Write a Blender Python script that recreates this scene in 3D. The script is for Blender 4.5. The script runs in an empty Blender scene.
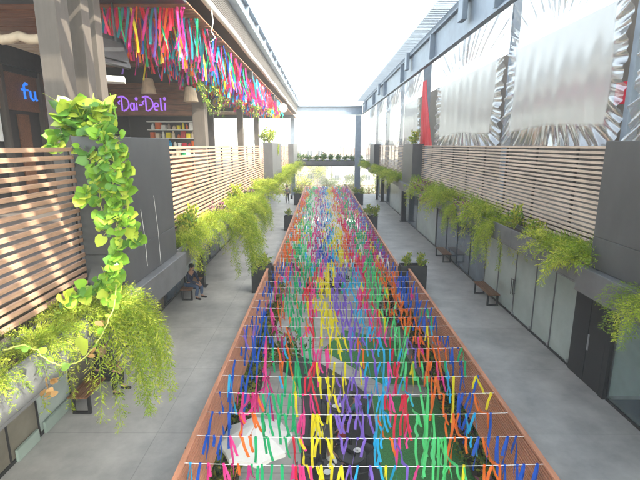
import bpy, math, random
from mathutils import Vector, Matrix
R=random.Random(7)
rad=math.radians
S=bpy.context.scene; COL=S.collection
PITCH=math.atan(95/440); CP,SP=math.cos(PITCH),math.sin(PITCH); F=440.
FLOOR=-5.65; GROUND=-9.85; TER=-1.65         # heights relative to the eye (z=0)
def Yd(d,z): return (d+z*SP)/CP               # depth -> Y
# ------------------------------------------------------------------ materials
MATS={}
def _new(name):
    m=bpy.data.materials.new(name); m.use_nodes=True; MATS[name]=m
    nt=m.node_tree; return m,nt,nt.nodes['Principled BSDF'],nt.nodes['Material Output']
def mat(name,col,rough=.6,metal=0,var=.12,scale=6,bump=0,bscale=40,stretch=None,spec=.5,emit=None,es=1,dirt=0):
    m,nt,b,out=_new(name); N=nt.nodes; L=nt.links
    tc=N.new('ShaderNodeTexCoord'); mp=N.new('ShaderNodeMapping'); L.new(tc.outputs['Object'],mp.inputs[0])
    if stretch: mp.inputs['Scale'].default_value=stretch
    n=N.new('ShaderNodeTexNoise'); n.inputs['Scale'].default_value=scale; n.inputs['Detail'].default_value=6; L.new(mp.outputs[0],n.inputs['Vector'])
    r=N.new('ShaderNodeValToRGB'); r.color_ramp.elements[0].position=.3; r.color_ramp.elements[1].position=.7
    r.color_ramp.elements[0].color=[c*(1-var) for c in col]+[1]; r.color_ramp.elements[1].color=[min(1,c*(1+var)) for c in col]+[1]
    L.new(n.outputs['Fac'],r.inputs[0]); src=r.outputs[0]
    if dirt:
        n2=N.new('ShaderNodeTexNoise'); n2.inputs['Scale'].default_value=.9; n2.inputs['Detail'].default_value=8; n2.inputs['Roughness'].default_value=.7; L.new(tc.outputs['Object'],n2.inputs['Vector'])
        r2=N.new('ShaderNodeValToRGB'); r2.color_ramp.elements[0].position=.42; r2.color_ramp.elements[1].position=.68
        mx=N.new('ShaderNodeMix'); mx.data_type='RGBA'; mx.blend_type='MULTIPLY'
        L.new(n2.outputs['Fac'],r2.inputs[0]); r2.color_ramp.elements[0].color=[1-dirt]*3+[1]; r2.color_ramp.elements[1].color=(1,1,1,1)
        mx.inputs[0].default_value=1; L.new(src,mx.inputs[6]); L.new(r2.outputs[0],mx.inputs[7]); src=mx.outputs[2]
    L.new(src,b.inputs['Base Color'])
    b.inputs['Roughness'].default_value=rough; b.inputs['Metallic'].default_value=metal; b.inputs['Specular IOR Level'].default_value=spec
    if bump:
        n3=N.new('ShaderNodeTexNoise'); n3.inputs['Scale'].default_value=bscale; n3.inputs['Detail'].default_value=4; L.new(mp.outputs[0],n3.inputs['Vector'])
        bp=N.new('ShaderNodeBump'); bp.inputs['Strength'].default_value=bump; bp.inputs['Distance'].default_value=.02
        L.new(n3.outputs['Fac'],bp.inputs['Height']); L.new(bp.outputs[0],b.inputs['Normal'])
    if emit: b.inputs['Emission Color'].default_value=(*emit,1); b.inputs['Emission Strength'].default_value=es
    return m
def leafmat(name,col,var=.3,trans=.45,rough=.5):
    m,nt,b,out=_new(name); N=nt.nodes; L=nt.links
    g=N.new('ShaderNodeNewGeometry'); tc=N.new('ShaderNodeTexCoord')
    n=N.new('ShaderNodeTexNoise'); n.inputs['Scale'].default_value=9; L.new(tc.outputs['Object'],n.inputs['Vector'])
    a=N.new('ShaderNodeMath'); a.operation='ADD'; L.new(g.outputs['Random Per Island'],a.inputs[0]); L.new(n.outputs['Fac'],a.inputs[1])
    mu=N.new('ShaderNodeMath'); mu.operation='MULTIPLY'; mu.inputs[1].default_value=.5; L.new(a.outputs[0],mu.inputs[0])
    r=N.new('ShaderNodeValToRGB'); r.color_ramp.elements[0].position=.2; r.color_ramp.elements[1].position=.8
    r.color_ramp.elements[0].color=[c*(1-var) for c in col]+[1]; r.color_ramp.elements[1].color=[min(1,c*(1+var)) for c in col]+[1]
    L.new(mu.outputs[0],r.inputs[0]); L.new(r.outputs[0],b.inputs['Base Color']); b.inputs['Roughness'].default_value=rough; b.inputs['Specular IOR Level'].default_value=.3
    t=N.new('ShaderNodeBsdfTranslucent'); L.new(r.outputs[0],t.inputs['Color'])
    mx=N.new('ShaderNodeMixShader'); mx.inputs[0].default_value=trans; L.new(b.outputs[0],mx.inputs[1]); L.new(t.outputs[0],mx.inputs[2]); L.new(mx.outputs[0],out.inputs['Surface'])
    return m
def filmmat(name,col,clear,trans,rough,bump=.0):
    """thin plastic film: diffuse/translucent + gloss, part see-through"""
    m,nt,b,out=_new(name); N=nt.nodes; L=nt.links
    b.inputs['Base Color'].default_value=(*col,1); b.inputs['Roughness'].default_value=rough; b.inputs['Specular IOR Level'].default_value=.9
    t=N.new('ShaderNodeBsdfTranslucent'); t.inputs['Color'].default_value=(*col,1)
    a=N.new('ShaderNodeMixShader'); a.inputs[0].default_value=trans; L.new(b.outputs[0],a.inputs[1]); L.new(t.outputs[0],a.inputs[2])
    tr=N.new('ShaderNodeBsdfTransparent'); tr.inputs[0].default_value=(.93,.95,.97,1)
    c=N.new('ShaderNodeMixShader'); c.inputs[0].default_value=clear
    tc=N.new('ShaderNodeTexCoord'); n=N.new('ShaderNodeTexNoise'); n.inputs['Scale'].default_value=1.3; n.inputs['Detail'].default_value=5; L.new(tc.outputs['Object'],n.inputs['Vector'])
    mr=N.new('ShaderNodeMapRange'); mr.inputs[1].default_value=.3; mr.inputs[2].default_value=.7; mr.inputs[3].default_value=max(0,clear-.15); mr.inputs[4].default_value=min(1,clear+.15)
    L.new(n.outputs['Fac'],mr.inputs[0]); L.new(mr.outputs[0],c.inputs[0])
    L.new(a.outputs[0],c.inputs[1]); L.new(tr.outputs[0],c.inputs[2]); L.new(c.outputs[0],out.inputs['Surface'])
    if bump:
        n3=N.new('ShaderNodeTexNoise'); n3.inputs['Scale'].default_value=3; n3.inputs['Detail'].default_value=3; L.new(tc.outputs['Object'],n3.inputs['Vector'])
        bp=N.new('ShaderNodeBump'); bp.inputs['Strength'].default_value=bump; bp.inputs['Distance'].default_value=.1; L.new(n3.outputs['Fac'],bp.inputs['Height']); L.new(bp.outputs[0],b.inputs['Normal'])
    return m
def slabmat(name,col,bw,bh,rough=.55,gap=.006,rotz=0,line=.55):
    m,nt,b,out=_new(name); N=nt.nodes; L=nt.links
    tc=N.new('ShaderNodeTexCoord'); mp=N.new('ShaderNodeMapping'); mp.inputs['Rotation'].default_value[2]=rotz; L.new(tc.outputs['Object'],mp.inputs[0])
    br=N.new('ShaderNodeTexBrick'); br.offset=0; br.inputs['Scale'].default_value=1; br.inputs['Brick Width'].default_value=bw; br.inputs['Row Height'].default_value=bh
    br.inputs['Mortar Size'].default_value=gap; br.inputs['Color1'].default_value=(*[c*.96 for c in col],1); br.inputs['Color2'].default_value=(*[c*1.05 for c in col],1); br.inputs['Mortar'].default_value=(*[c*line for c in col],1)
    L.new(mp.outputs[0],br.inputs['Vector'])
    n=N.new('ShaderNodeTexNoise'); n.inputs['Scale'].default_value=1.1; n.inputs['Detail'].default_value=9; n.inputs['Roughness'].default_value=.65; L.new(tc.outputs['Object'],n.inputs['Vector'])
    r=N.new('ShaderNodeValToRGB'); r.color_ramp.elements[0].position=.3; r.color_ramp.elements[1].position=.7; r.color_ramp.elements[0].color=(.66,.66,.67,1); r.color_ramp.elements[1].color=(1.12,1.11,1.1,1); L.new(n.outputs['Fac'],r.inputs[0])
    mx=N.new('ShaderNodeMix'); mx.data_type='RGBA'; mx.blend_type='MULTIPLY'; mx.inputs[0].default_value=1; L.new(br.outputs[0],mx.inputs[6]); L.new(r.outputs[0],mx.inputs[7]); L.new(mx.outputs[2],b.inputs['Base Color'])
    mr=N.new('ShaderNodeMapRange'); mr.inputs[3].default_value=rough-.12; mr.inputs[4].default_value=rough+.15; L.new(n.outputs['Fac'],mr.inputs[0]); L.new(mr.outputs[0],b.inputs['Roughness'])
    return m
def woodmat(name,col,rough=.6,var=.25,axis='y'):
    st={'y':(14,1.2,14),'x':(1.2,14,14),'z':(14,14,1.2)}[axis]
    return mat(name,col,rough,0,var,2.2,.25,5,st,dirt=.25)
mat('panel_grey',(.075,.077,.083),.5,.1,.1,3,dirt=.18,stretch=(1,1,.5))
mat('planter_grey',(.135,.138,.148),.55,.1,.1,4,dirt=.25)
mat('dark_steel',(.028,.029,.032),.45,.3,.2,8)
mat('roof_steel',(.22,.27,.34),.5,.2,.1,3,dirt=.15)
mat('cladding',(.09,.073,.062),.6,0,.12,3,dirt=.2,stretch=(6,6,.6))
mat('soil',(.05,.035,.025),.95,0,.4,20,.6,30)
slabmat('walk_concrete',(.48,.475,.465),3.3,2.6,.5,.008,line=.72)
slabmat('terrace_tile',(.10,.085,.075),.6,.6)
slabmat('plaza_paving',(.5,.48,.45),.9,.9,.6,.012)
slabmat('plaza_pale',(.55,.54,.52),1.4,1.4,.6,.012)
slabmat('deck_black',(.035,.034,.036),.3,2.4,.5,.01)
mat('turf',(.075,.30,.09),.95,0,.35,30,.8,80)
mat('slat_left',(.42,.255,.18),.6,0,.2,2.2,.2,5,(14,1.0,14),dirt=.3)
mat('slat_right',(.62,.49,.40),.6,0,.16,2.2,.2,5,(14,1.0,14),dirt=.25)
mat('slat_rail',(.55,.24,.14),.55,0,.2,2.2,.2,5,(14,1.0,14),dirt=.25)
mat('slat_far',(.36,.2,.11),.6,0,.2,2.2,.2,5,(1,14,14))
woodmat('ceiling_wood',(.30,.13,.065),.55,.3,'x')
woodmat('shop_wood',(.20,.085,.04),.5,.35,'x')
woodmat('bench_wood',(.25,.12,.06),.5,.3,'y')
mat('shop_dark',(.03,.025,.025),.5)
mat('film_glass',(.46,.54,.51),.16,0,.06,1.2,spec=.9,dirt=.15)
mat('film_blue',(.09,.13,.18),.1,0,.2,1.0,spec=1,dirt=.3)
mat('film_beige',(.22,.20,.16),.3,0,.12,1.5,dirt=.3)
mat('mint_panel',(.32,.4,.36),.4,0,.1,2)
filmmat('clear_glass',(.25,.32,.34),.72,.1,.05)
mat('steel_bright',(.5,.5,.52),.3,.8)
mat('white_paint',(.78,.78,.76),.5,0,.04,5,dirt=.08)
mat('white_fabric',(.82,.81,.79),.8,0,.04,5,.2,60)
mat('mat_blue',(.02,.03,.055),.9,0,.2,20)
mat('ring_grey',(.3,.32,.34),.7)
mat('black_plastic',(.015,.015,.017),.4)
mat('pot_black',(.03,.031,.034),.5,0,.2,5)
mat('cable',(.75,.75,.75),.4)
def vinylmat():
    m,nt,b,out=_new('vinyl'); N=nt.nodes; L=nt.links
    at_=N.new('ShaderNodeAttribute'); at_.attribute_name='milky'
    def mixs(f,a,c): x=N.new('ShaderNodeMixShader'); x.inputs[0].default_value=f; L.new(a,x.inputs[1]); L.new(c,x.inputs[2]); return x
    tr=N.new('ShaderNodeBsdfTransparent'); tr.inputs[0].default_value=(.8,.82,.85,1)
    g=N.new('ShaderNodeBsdfGlossy'); g.inputs['Roughness'].default_value=.16; g.inputs['Color'].default_value=(.8,.82,.85,1)
    d=N.new('ShaderNodeBsdfTranslucent'); d.inputs['Color'].default_value=(.75,.76,.78,1)
    border=mixs(.5,mixs(.45,g.outputs[0],d.outputs[0]).outputs[0],tr.outputs[0])
    b.inputs['Base Color'].default_value=(.8,.8,.81,1); b.inputs['Roughness'].default_value=.22
    d2=N.new('ShaderNodeBsdfTranslucent'); d2.inputs['Color'].default_value=(.86,.87,.88,1)
    win=mixs(.36,mixs(.45,mixs(.35,b.outputs[0],g.outputs[0]).outputs[0],d2.outputs[0]).outputs[0],tr.outputs[0])
    x=mixs(0,border.outputs[0],win.outputs[0]); L.new(at_.outputs['Fac'],x.inputs[0]); L.new(x.outputs[0],out.inputs['Surface'])
vinylmat()
filmmat('roof_film',(.8,.82,.84),.0,.6,.5)
filmmat('vinyl_red',(.75,.03,.05),.05,.5,.3)
leafmat('fern_a',(.33,.42,.04)); leafmat('fern_b',(.20,.30,.03)); leafmat('fern_c',(.50,.54,.08))
leafmat('shrub_a',(.14,.24,.04)); leafmat('shrub_b',(.42,.42,.06)); leafmat('shrub_dark',(.05,.11,.035)); leafmat('purple_leaf',(.22,.08,.14)); leafmat('pink_leaf',(.5,.12,.25)); leafmat('purple_pale',(.42,.3,.33))
leafmat('pothos_a',(.20,.38,.04),.25,.35,.3); leafmat('pothos_b',(.50,.60,.08),.2,.35,.3); leafmat('pothos_c',(.10,.24,.04),.25,.3,.3)
leafmat('tree_a',(.10,.13,.05)); leafmat('tree_b',(.17,.18,.08)); leafmat('dry_leaf',(.4,.24,.1))
mat('stem',(.38,.40,.10),.6); mat('bark',(.13,.10,.075),.9,0,.3,8,.5)
RC={'blue':(.015,.10,.50),'pink':(.75,.06,.30),'green':(.02,.42,.17),'red':(.65,.03,.07),'yellow':(.85,.66,.03),'purple':(.22,.13,.55),'cyan':(.03,.42,.72),'lime':(.10,.62,.22),'orange':(.85,.17,.03),'white':(.8,.8,.8),'teal':(.02,.2,.25),'magenta':(.45,.02,.18)}
for k,c in RC.items(): leafmat('rib_'+k,tuple(min(.9,x*1.2) for x in c),.12,.45,.35)
mat('house_cream',(.36,.31,.26),.85,0,.08,1,dirt=.15); mat('house_pink',(.33,.26,.23),.85,0,.08,1,dirt=.15); mat('house_white',(.42,.41,.39),.85,0,.06,1,dirt=.15)
mat('roof_tile',(.22,.13,.10),.9,0,.2,4); mat('window_dark',(.05,.06,.07),.15)
mat('land',(.22,.2,.14),.95,0,.3,.05); mat('asphalt',(.06,.06,.062),.9,0,.2,2)
mat('hill',(.12,.15,.14),.95,0,.3,.01)
mat('skin',(.40,.22,.15),.55,0,.06,20); mat('hair',(.012,.010,.010),.6)
for k,c in dict(black=(.015,.015,.018),navy=(.02,.03,.07),denim=(.06,.10,.19),white=(.65,.65,.63),red=(.4,.03,.03),grey=(.18,.18,.19),khaki=(.25,.2,.13),teal=(.04,.18,.2)).items(): mat('cloth_'+k,c,.85,0,.15,25,.3,90)
mat('neon_purple',(.3,.12,.9),.4,emit=(.42,.16,1.0),es=.12); mat('neon_blue',(.02,.2,.9),.4,emit=(.02,.22,1.),es=.1); mat('neon_red',(.8,.02,.04),.4,emit=(.9,.02,.05),es=.06)
mat('lamp_beige',(.6,.5,.38),.8); mat('poster_white',(.75,.78,.8),.5); 
mat('skylight_sheet',(.5,.52,.55),.5)
# ------------------------------------------------------------------ mesh builder
class MB:
    def __init__(s): s.v=[]; s.f=[]; s.m=[]; s.names=[]
    def mi(s,n):
        if n not in s.names: s.names.append(n)
        return s.names.index(n)
    def poly(s,pts,m=None):
        i=len(s.v); s.v+= [tuple(p) for p in pts]; s.f.append(tuple(range(i,i+len(pts)))); s.m.append(s.mi(m) if m else 0)
    def box(s,x0,x1,y0,y1,z0,z1,m=None):
        i=len(s.v); s.v+=[(x0,y0,z0),(x1,y0,z0),(x1,y1,z0),(x0,y1,z0),(x0,y0,z1),(x1,y0,z1),(x1,y1,z1),(x0,y1,z1)]
        k=s.mi(m) if m else 0
        for q in ((0,3,2,1),(4,5,6,7),(0,1,5,4),(1,2,6,5),(2,3,7,6),(3,0,4,7)): s.f.append(tuple(i+a for a in q)); s.m.append(k)
    def tube(s,pts,r,n=6,m=None,r2=None,cap=True):
        pts=[Vector(p) for p in pts]; k=s.mi(m) if m else 0; base=len(s.v); L=len(pts)
        for a,p in enumerate(pts):
            t=(pts[min(a+1,L-1)]-pts[max(a-1,0)]).normalized()
            u=t.cross(Vector((0,0,1)) if abs(t.z)<.9 else Vector((0,1,0))).normalized(); w=t.cross(u)
            rr=r+(r2-r)*a/(L-1) if r2 is not None else r
            for q in range(n):
                an=2*math.pi*q/n; s.v.append(tuple(p+u*math.cos(an)*rr+w*math.sin(an)*rr))
        for a in range(L-1):
            for q in range(n): s.f.append((base+a*n+q,base+a*n+(q+1)%n,base+(a+1)*n+(q+1)%n,base+(a+1)*n+q)); s.m.append(k)
        if cap:
            s.f.append(tuple(base+q for q in range(n))[::-1]); s.m.append(k); s.f.append(tuple(base+(L-1)*n+q for q in range(n))); s.m.append(k)
    def lathe(s,c,prof,n=20,m=None):
        k=s.mi(m) if m else 0; base=len(s.v)
        for (r,z) in prof:
            for q in range(n): an=2*math.pi*q/n; s.v.append((c[0]+r*math.cos(an),c[1]+r*math.sin(an),c[2]+z))
        for a in range(len(prof)-1):
            for q in range(n): s.f.append((base+a*n+q,base+a*n+(q+1)%n,base+(a+1)*n+(q+1)%n,base+(a+1)*n+q)); s.m.append(k)
        s.f.append(tuple(base+q for q in range(n))[::-1]); s.m.append(k)
        s.f.append(tuple(base+(len(prof)-1)*n+q for q in range(n))); s.m.append(k)
    def strip(s,pts,side,w,m=None,w2=None):
        k=s.mi(m) if m else 0; base=len(s.v); L=len(pts)
        for a,p in enumerate(pts):
            sd=side[a] if isinstance(side,list) else side; ww=w if w2 is None else w+(w2-w)*a/(L-1)
            s.v.append(tuple(Vector(p)-sd*ww/2)); s.v.append(tuple(Vector(p)+sd*ww/2))
        for a in range(L-1): s.f.append((base+2*a,base+2*a+1,base+2*a+3,base+2*a+2)); s.m.append(k)
    def mesh(s,name,m=None,off=(0,0,0),smooth=False):
        me=bpy.data.meshes.new(name); o=off
        me.from_pydata([(x-o[0],y-o[1],z-o[2]) for x,y,z in s.v],[],s.f)
        for n in (s.names or [m]): me.materials.append(MATS[n])
        if s.names: me.polygons.foreach_set('material_index',s.m)
        if smooth: me.polygons.foreach_set('use_smooth',[True]*len(s.f))
        me.update(); return me
    def obj(s,name,m=None,parent=None,smooth=False,bevel=0):
        off=parent_loc(parent) if parent else (0,0,0)
        o=bpy.data.objects.new(name,s.mesh(name,m,off,smooth)); COL.objects.link(o)
        if parent: o.parent=parent
        if bevel: b=o.modifiers.new('bevel','BEVEL'); b.width=bevel; b.segments=2; b.limit_method='ANGLE'
        return o
def parent_loc(p):
    v=Vector(p.location)
    while p.parent: p=p.parent; v+=Vector(p.location)
    return v
def tag(o,label,cat,group=None):
    o['label']=label; o['category']=cat
    if group: o['group']=group
    return o
def thing(name,label,cat,loc=(0,0,0),group=None):
    o=bpy.data.objects.new(name,None); COL.objects.link(o); o.location=loc; o.empty_display_size=.2
    return tag(o,label,cat,group)
def struct(o,kind='structure'): o['kind']=kind; return o
def dup(o,loc=None,rz=None,label=None,group=None,sc=None,parent=None):
    c=o.copy(); COL.objects.link(c); c.parent=parent
    if loc is not None: c.location=loc
    if rz is not None: c.rotation_euler[2]=rz
    if sc is not None: c.scale=(sc,)*3 if not isinstance(sc,tuple) else sc
    if label: c['label']=label
    if group: c['group']=group
    for ch in o.children: dup(ch,parent=c)
    return c
ORD=['first','second','third','fourth','fifth','sixth','seventh','eighth','ninth','tenth','eleventh','twelfth','thirteenth','fourteenth','fifteenth','sixteenth','seventeenth','eighteenth','nineteenth','twentieth','twenty first','twenty second','twenty third','twenty fourth','twenty fifth','twenty sixth','twenty seventh','twenty eighth','twenty ninth','thirtieth']+['%dth'%k for k in range(31,60)]
# ------------------------------------------------------------------ ground & floors
def slab(name,x0,x1,y0,y1,z0,z1,m,kind='structure'):
    b=MB(); b.box(x0,x1,y0,y1,z0,z1); return struct(b.obj(name,m),kind)
b=MB(); b.poly([(-2500,-300,GROUND-.02),(2500,-300,GROUND-.02),(2500,4000,GROUND-.02),(-2500,4000,GROUND-.02)]); struct(b.obj('ground','land'))
b=MB(); b.poly([(-14,-4,GROUND-.008),(14,-4,GROUND-.008),(14,60,GROUND-.008),(-14,60,GROUND-.008)]); struct(b.obj('plaza_floor','plaza_paving'))
b=MB(); b.poly([(-120,66,GROUND-.01),(120,66,GROUND-.01),(120,76,GROUND-.01),(-120,76,GROUND-.01)]); struct(b.obj('road','asphalt'))
def G(px,py,z=GROUND):
    d=-z*F/CP/(py-145); return ((px-322)*d/F, Yd(d,z))
def gpoly(name,pts,m,z,kind='structure'):
    b=MB(); b.poly([(*G(px,py),GROUND+z) for px,py in pts]); return struct(b.obj(name,m),kind)
# mid-level walkways, with the atrium opening between them
JY=Yd(16.6,-4.55); ENDY=51.
XL1,XR1,XL2,XR2=-2.05,3.28,-1.86,2.95
def walk(name,pts,m):
    b=MB(); z1,z0=FLOOR,FLOOR-.3
    b.poly([(x,y,z1) for x,y in pts]); b.poly([(x,y,z0) for x,y in pts][::-1])
    for i in range(len(pts)):
        a,c=pts[i],pts[(i+1)%len(pts)]; b.poly([(a[0],a[1],z0),(c[0],c[1],z0),(c[0],c[1],z1),(a[0],a[1],z1)])
    return struct(b.obj(name,m))
walk('walkway_left',[(-12,-3),(XL1-.03,-3),(XL1-.03,JY),(XL2-.03,JY),(XL2-.03,ENDY+1.2),(-12,ENDY+1.2)],'walk_concrete')
walk('walkway_right',[(XR1+.03,-3),(12,-3),(12,ENDY+1.2),(XR2+.03,ENDY+1.2),(XR2+.03,JY),(XR1+.03,JY)],'walk_concrete')
walk('walkway_end',[(XL2-.026,ENDY),(XR2+.026,ENDY),(XR2+.026,ENDY+1.2),(XL2-.026,ENDY+1.2)],'walk_concrete')
slab('terrace_floor_left',-14,-3.36,-3,ENDY+1,-2.4,TER,'terrace_tile')
slab('terrace_floor_right',5.12,14,-3,ENDY+1,-2.25,TER,'terrace_tile')
# ------------------------------------------------------------------ slatted screens
def screen(label,x,y0,y1,ztop,zbot,pitch,h,m,side,group,dep=.035,postgap=1.6,cap=False,name='slat_screen',post_m='dark_steel',cat='screen',posts_named='post'):
    t=thing(name,label,cat,(x,y0,zbot),group)
    b=MB(); z=ztop; r=random.Random(int(abs(x)*100+y0*7))
    while z>zbot+h:
        n=max(1,int((y1-y0)/3.6)); 
        for k in range(n):
            a=y0+(y1-y0)*k/n; c=y0+(y1-y0)*(k+1)/n-.004; dz=r.uniform(-.003,.003); dx=r.uniform(-.003,.003)
            b.box(x-dep/2+dx,x+dep/2+dx,a,c,z-h+dz,z+dz)
        z-=pitch
    b.obj('slats',m,t,bevel=.003)
    n=max(2,round((y1-y0)/postgap)+1)
    for k in range(n):
        yy=y0+.04+(y1-y0-.08)*k/(n-1); p=MB(); xx=x+side*(dep/2+.032)
        p.box(xx-.025,xx+.025,yy-.022,yy+.022,zbot,ztop-.012); p.obj(posts_named,post_m,t)
    if cap:
        p=MB(); p.box(x-.04,x+.04,y0,y1,ztop+.004,ztop+.045); p.obj('top_rail',m,t,bevel=.005)
    return t
gl='slatted timber screens of the left terrace'; gr='slatted timber screens of the right terrace'
CL=[(Yd(5.7,0),Yd(7.85,0)),(Yd(24.2,0),Yd(29.5,0)),(Yd(42,0),ENDY-1)]    # left columns
CR=[(Yd(4.0,0),Yd(7.0,0)),(Yd(21.8,0),Yd(24.4,0)),(Yd(38,0),Yd(41,0))]
screen('reddish slatted screen at the left edge, nearer than the column with the vine',-3.25,-1,CL[0][0]-.01,-.03,-1.96,.1,.052,'slat_left',-1,gl)
screen('long slatted screen in front of the shop with the purple sign, between two grey columns',-3.25,CL[0][1]+.01,CL[1][0]-.01,-.03,-1.96,.1,.05,'slat_left',-1,gl)
screen('short far slatted screen of the left terrace, beyond the second grey column',-3.25,CL[1][1]+.01,CL[2][0]-.01,-.03,-1.96,.1,.05,'slat_left',-1,gl)
screen('long pale slatted screen below the big plastic curtains on the right terrace',5.0,CR[0][1]+.01,CR[1][0]-.01,-.02,-1.9,.09,.046,'slat_right',1,gr)
screen('pale slatted screen between the second and third grey columns on the right',5.0,CR[1][1]+.01,CR[2][0]-.01,-.02,-1.9,.09,.046,'slat_right',1,gr)
screen('farthest pale slatted screen of the right terrace, next to the bridge',5.0,CR[2][1]+.01,ENDY-.5,-.02,-1.9,.09,.046,'slat_right',1,gr)
# atrium railings
gra='reddish slatted railings round the atrium opening'
screen('near left slatted atrium railing running under the blue ribbons',XL1,1.0,JY-.02,-4.59,-5.93,.06,.036,'slat_rail',-1,gra,cap=True,name='railing',cat='railing',postgap=2.5)
screen('far left slatted atrium railing beyond the black plant boxes',XL2,JY+.55,ENDY-.05,-4.59,-5.93,.06,.036,'slat_rail',-1,gra,cap=True,name='railing',cat='railing',postgap=2.5)
screen('near right slatted atrium railing along the bare walkway',XR1,1.0,JY-.02,-4.59,-5.93,.06,.036,'slat_rail',1,gra,cap=True,name='railing',cat='railing',postgap=2.5)
screen('far right slatted atrium railing beyond the black plant boxes',XR2,JY+.55,ENDY-.05,-4.59,-5.93,.06,.036,'slat_rail',1,gra,cap=True,name='railing',cat='railing',postgap=2.5)
def picket(label,x0,x1,y,z0,z1,gap,m,name='railing',rr=.02,cat='railing'):
    t=thing(name,label,cat,(x0,y,z0),None); b=MB(); x=x0
    while x<=x1: b.box(x-rr/2,x+rr/2,y-.02,y+.02,z0,z1-.04); x+=gap
    b.obj('pickets',m,t); b=MB(); b.box(x0,x1,y-.03,y+.03,z1-.036,z1); b.box(x0,x1,y-.028,y+.028,z0+.06,z0+.1); b.obj('rails',m,t)
    return t
picket('brown picket railing closing the far end of the atrium',-8,9,ENDY+.6,FLOOR,-4.55,.16,'slat_far',rr=.05)
# ------------------------------------------------------------------ columns (grey clad), planters, ledges
def greycol(label,x0,x1,y0,y1,zt,zb,group,seam):
    t=thing('clad_column',label,'column',((x0+x1)/2,(y0+y1)/2,zb),group)
    g=.006; zs=zb+.52
    n=max(1,round((y1-y0)/2.0)); w=(y1-y0)/n
    core=MB(); core.box(x0+.012,x1-.012,y0+.012,y1-.012,zb,zt-.01); core.obj('core','dark_steel',t)
    for k in range(n):
        for (a,c) in ((zb,zs-g),(zs,zt)):
            p=MB(); p.box(x0,x1,y0+k*w+(g/2 if k else 0),y0+(k+1)*w-(g/2 if k<n-1 else 0),a,c); p.obj('panel','panel_grey',t,bevel=.006)
    return t
gc='grey metal clad columns between the terrace screens'
greycol('grey clad column with the big vine trailing down it',-3.25,-2.73,*CL[0],.11,-1.99,gc,1)
greycol('second grey clad column on the left terrace, with small vines on it',-3.25,-2.73,*CL[1],.11,-1.99,gc,1)
greycol('third grey clad column on the left terrace, next to the bridge',-3.25,-2.73,*CL[2],.11,-1.99,gc,1)
greycol('large grey clad column cut by the right edge of the photo',4.5,5.06,*CR[0],.06,-1.99,gc,1)
greycol('second grey clad column on the right terrace, near the red curtain',4.5,5.06,*CR[1],.06,-1.99,gc,1)
greycol('third grey clad column on the right terrace, near the bridge',4.5,5.06,*CR[2],.06,-1.99,gc,1)
def ledge(label,x0,x1,y0,y1,group):
    b=MB(); b.box(x0,x1,y0,y1,-2.44,-2.0); o=b.obj('column_ledge','planter_grey',bevel=.012); tag(o,label,'ledge',group)
for i,(y0,y1) in enumerate(CL): ledge('grey ledge box under the %s grey column of the left terrace'%ORD[i],-3.2,-2.6,y0-.12,y1+.12,'ledge boxes under the grey columns')
for i,(y0,y1) in enumerate(CR): ledge('grey ledge box under the %s grey column of the right terrace'%ORD[i],4.96,4.36,y0-.12,y1+.12,'ledge boxes under the grey columns')
def planter(label,x0,x1,y0,y1,group):
    t=thing('planter_box',label,'planter',((x0+x1)/2,(y0+y1)/2,-2.42),group); w=.035
    b=MB(); n=max(1,round((y1-y0)/3)); L=(y1-y0)/n
    for k in range(n):
        a,c=y0+k*L+(.003 if k else 0),y0+(k+1)*L-(.003 if k<n-1 else 0)
        b.box(x0,x0+w,a,c,-2.36,-1.96); b.box(x1-w,x1,a,c,-2.36,-1.96); b.box(x0,x1,a,c,-2.40,-2.362)
    b.obj('trough','planter_grey',t,bevel=.006)
    s=MB(); ny=int((y1-y0)/.15)+1
    for i in range(ny):
        a,c=y0+(y1-y0)*i/ny,y0+(y1-y0)*(i+1)/ny; s.box(x0+w+.003,x1-w-.003,a+.001,c-.001,-2.35,-2.06+R.uniform(-.015,.02))
    s.obj('soil','soil',t)
gp='long grey planter troughs along the terrace edges'
planter('near left planter trough below the first reddish screen',-3.19,-2.75,-1.2,CL[0][0]-.13,gp)
planter('long left planter trough between the first two grey columns',-3.19,-2.75,CL[0][1]+.13,CL[1][0]-.13,gp)
planter('far left planter trough between the second and third grey columns',-3.19,-2.75,CL[1][1]+.13,CL[2][0]-.13,gp)
planter('long right planter trough below the pale screen, facing the glass shopfront',4.5,4.94,CR[0][1]+.13,CR[1][0]-.13,gp)
planter('far right planter trough between the second and third grey columns',4.5,4.94,CR[1][1]+.13,CR[2][0]-.13,gp)
planter('last right planter trough next to the bridge',4.5,4.94,CR[2][1]+.13,ENDY-1,gp)
planter('near right planter trough by the right edge of the photo',4.5,4.94,-1.2,CR[0][0]-.13,gp)
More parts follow.
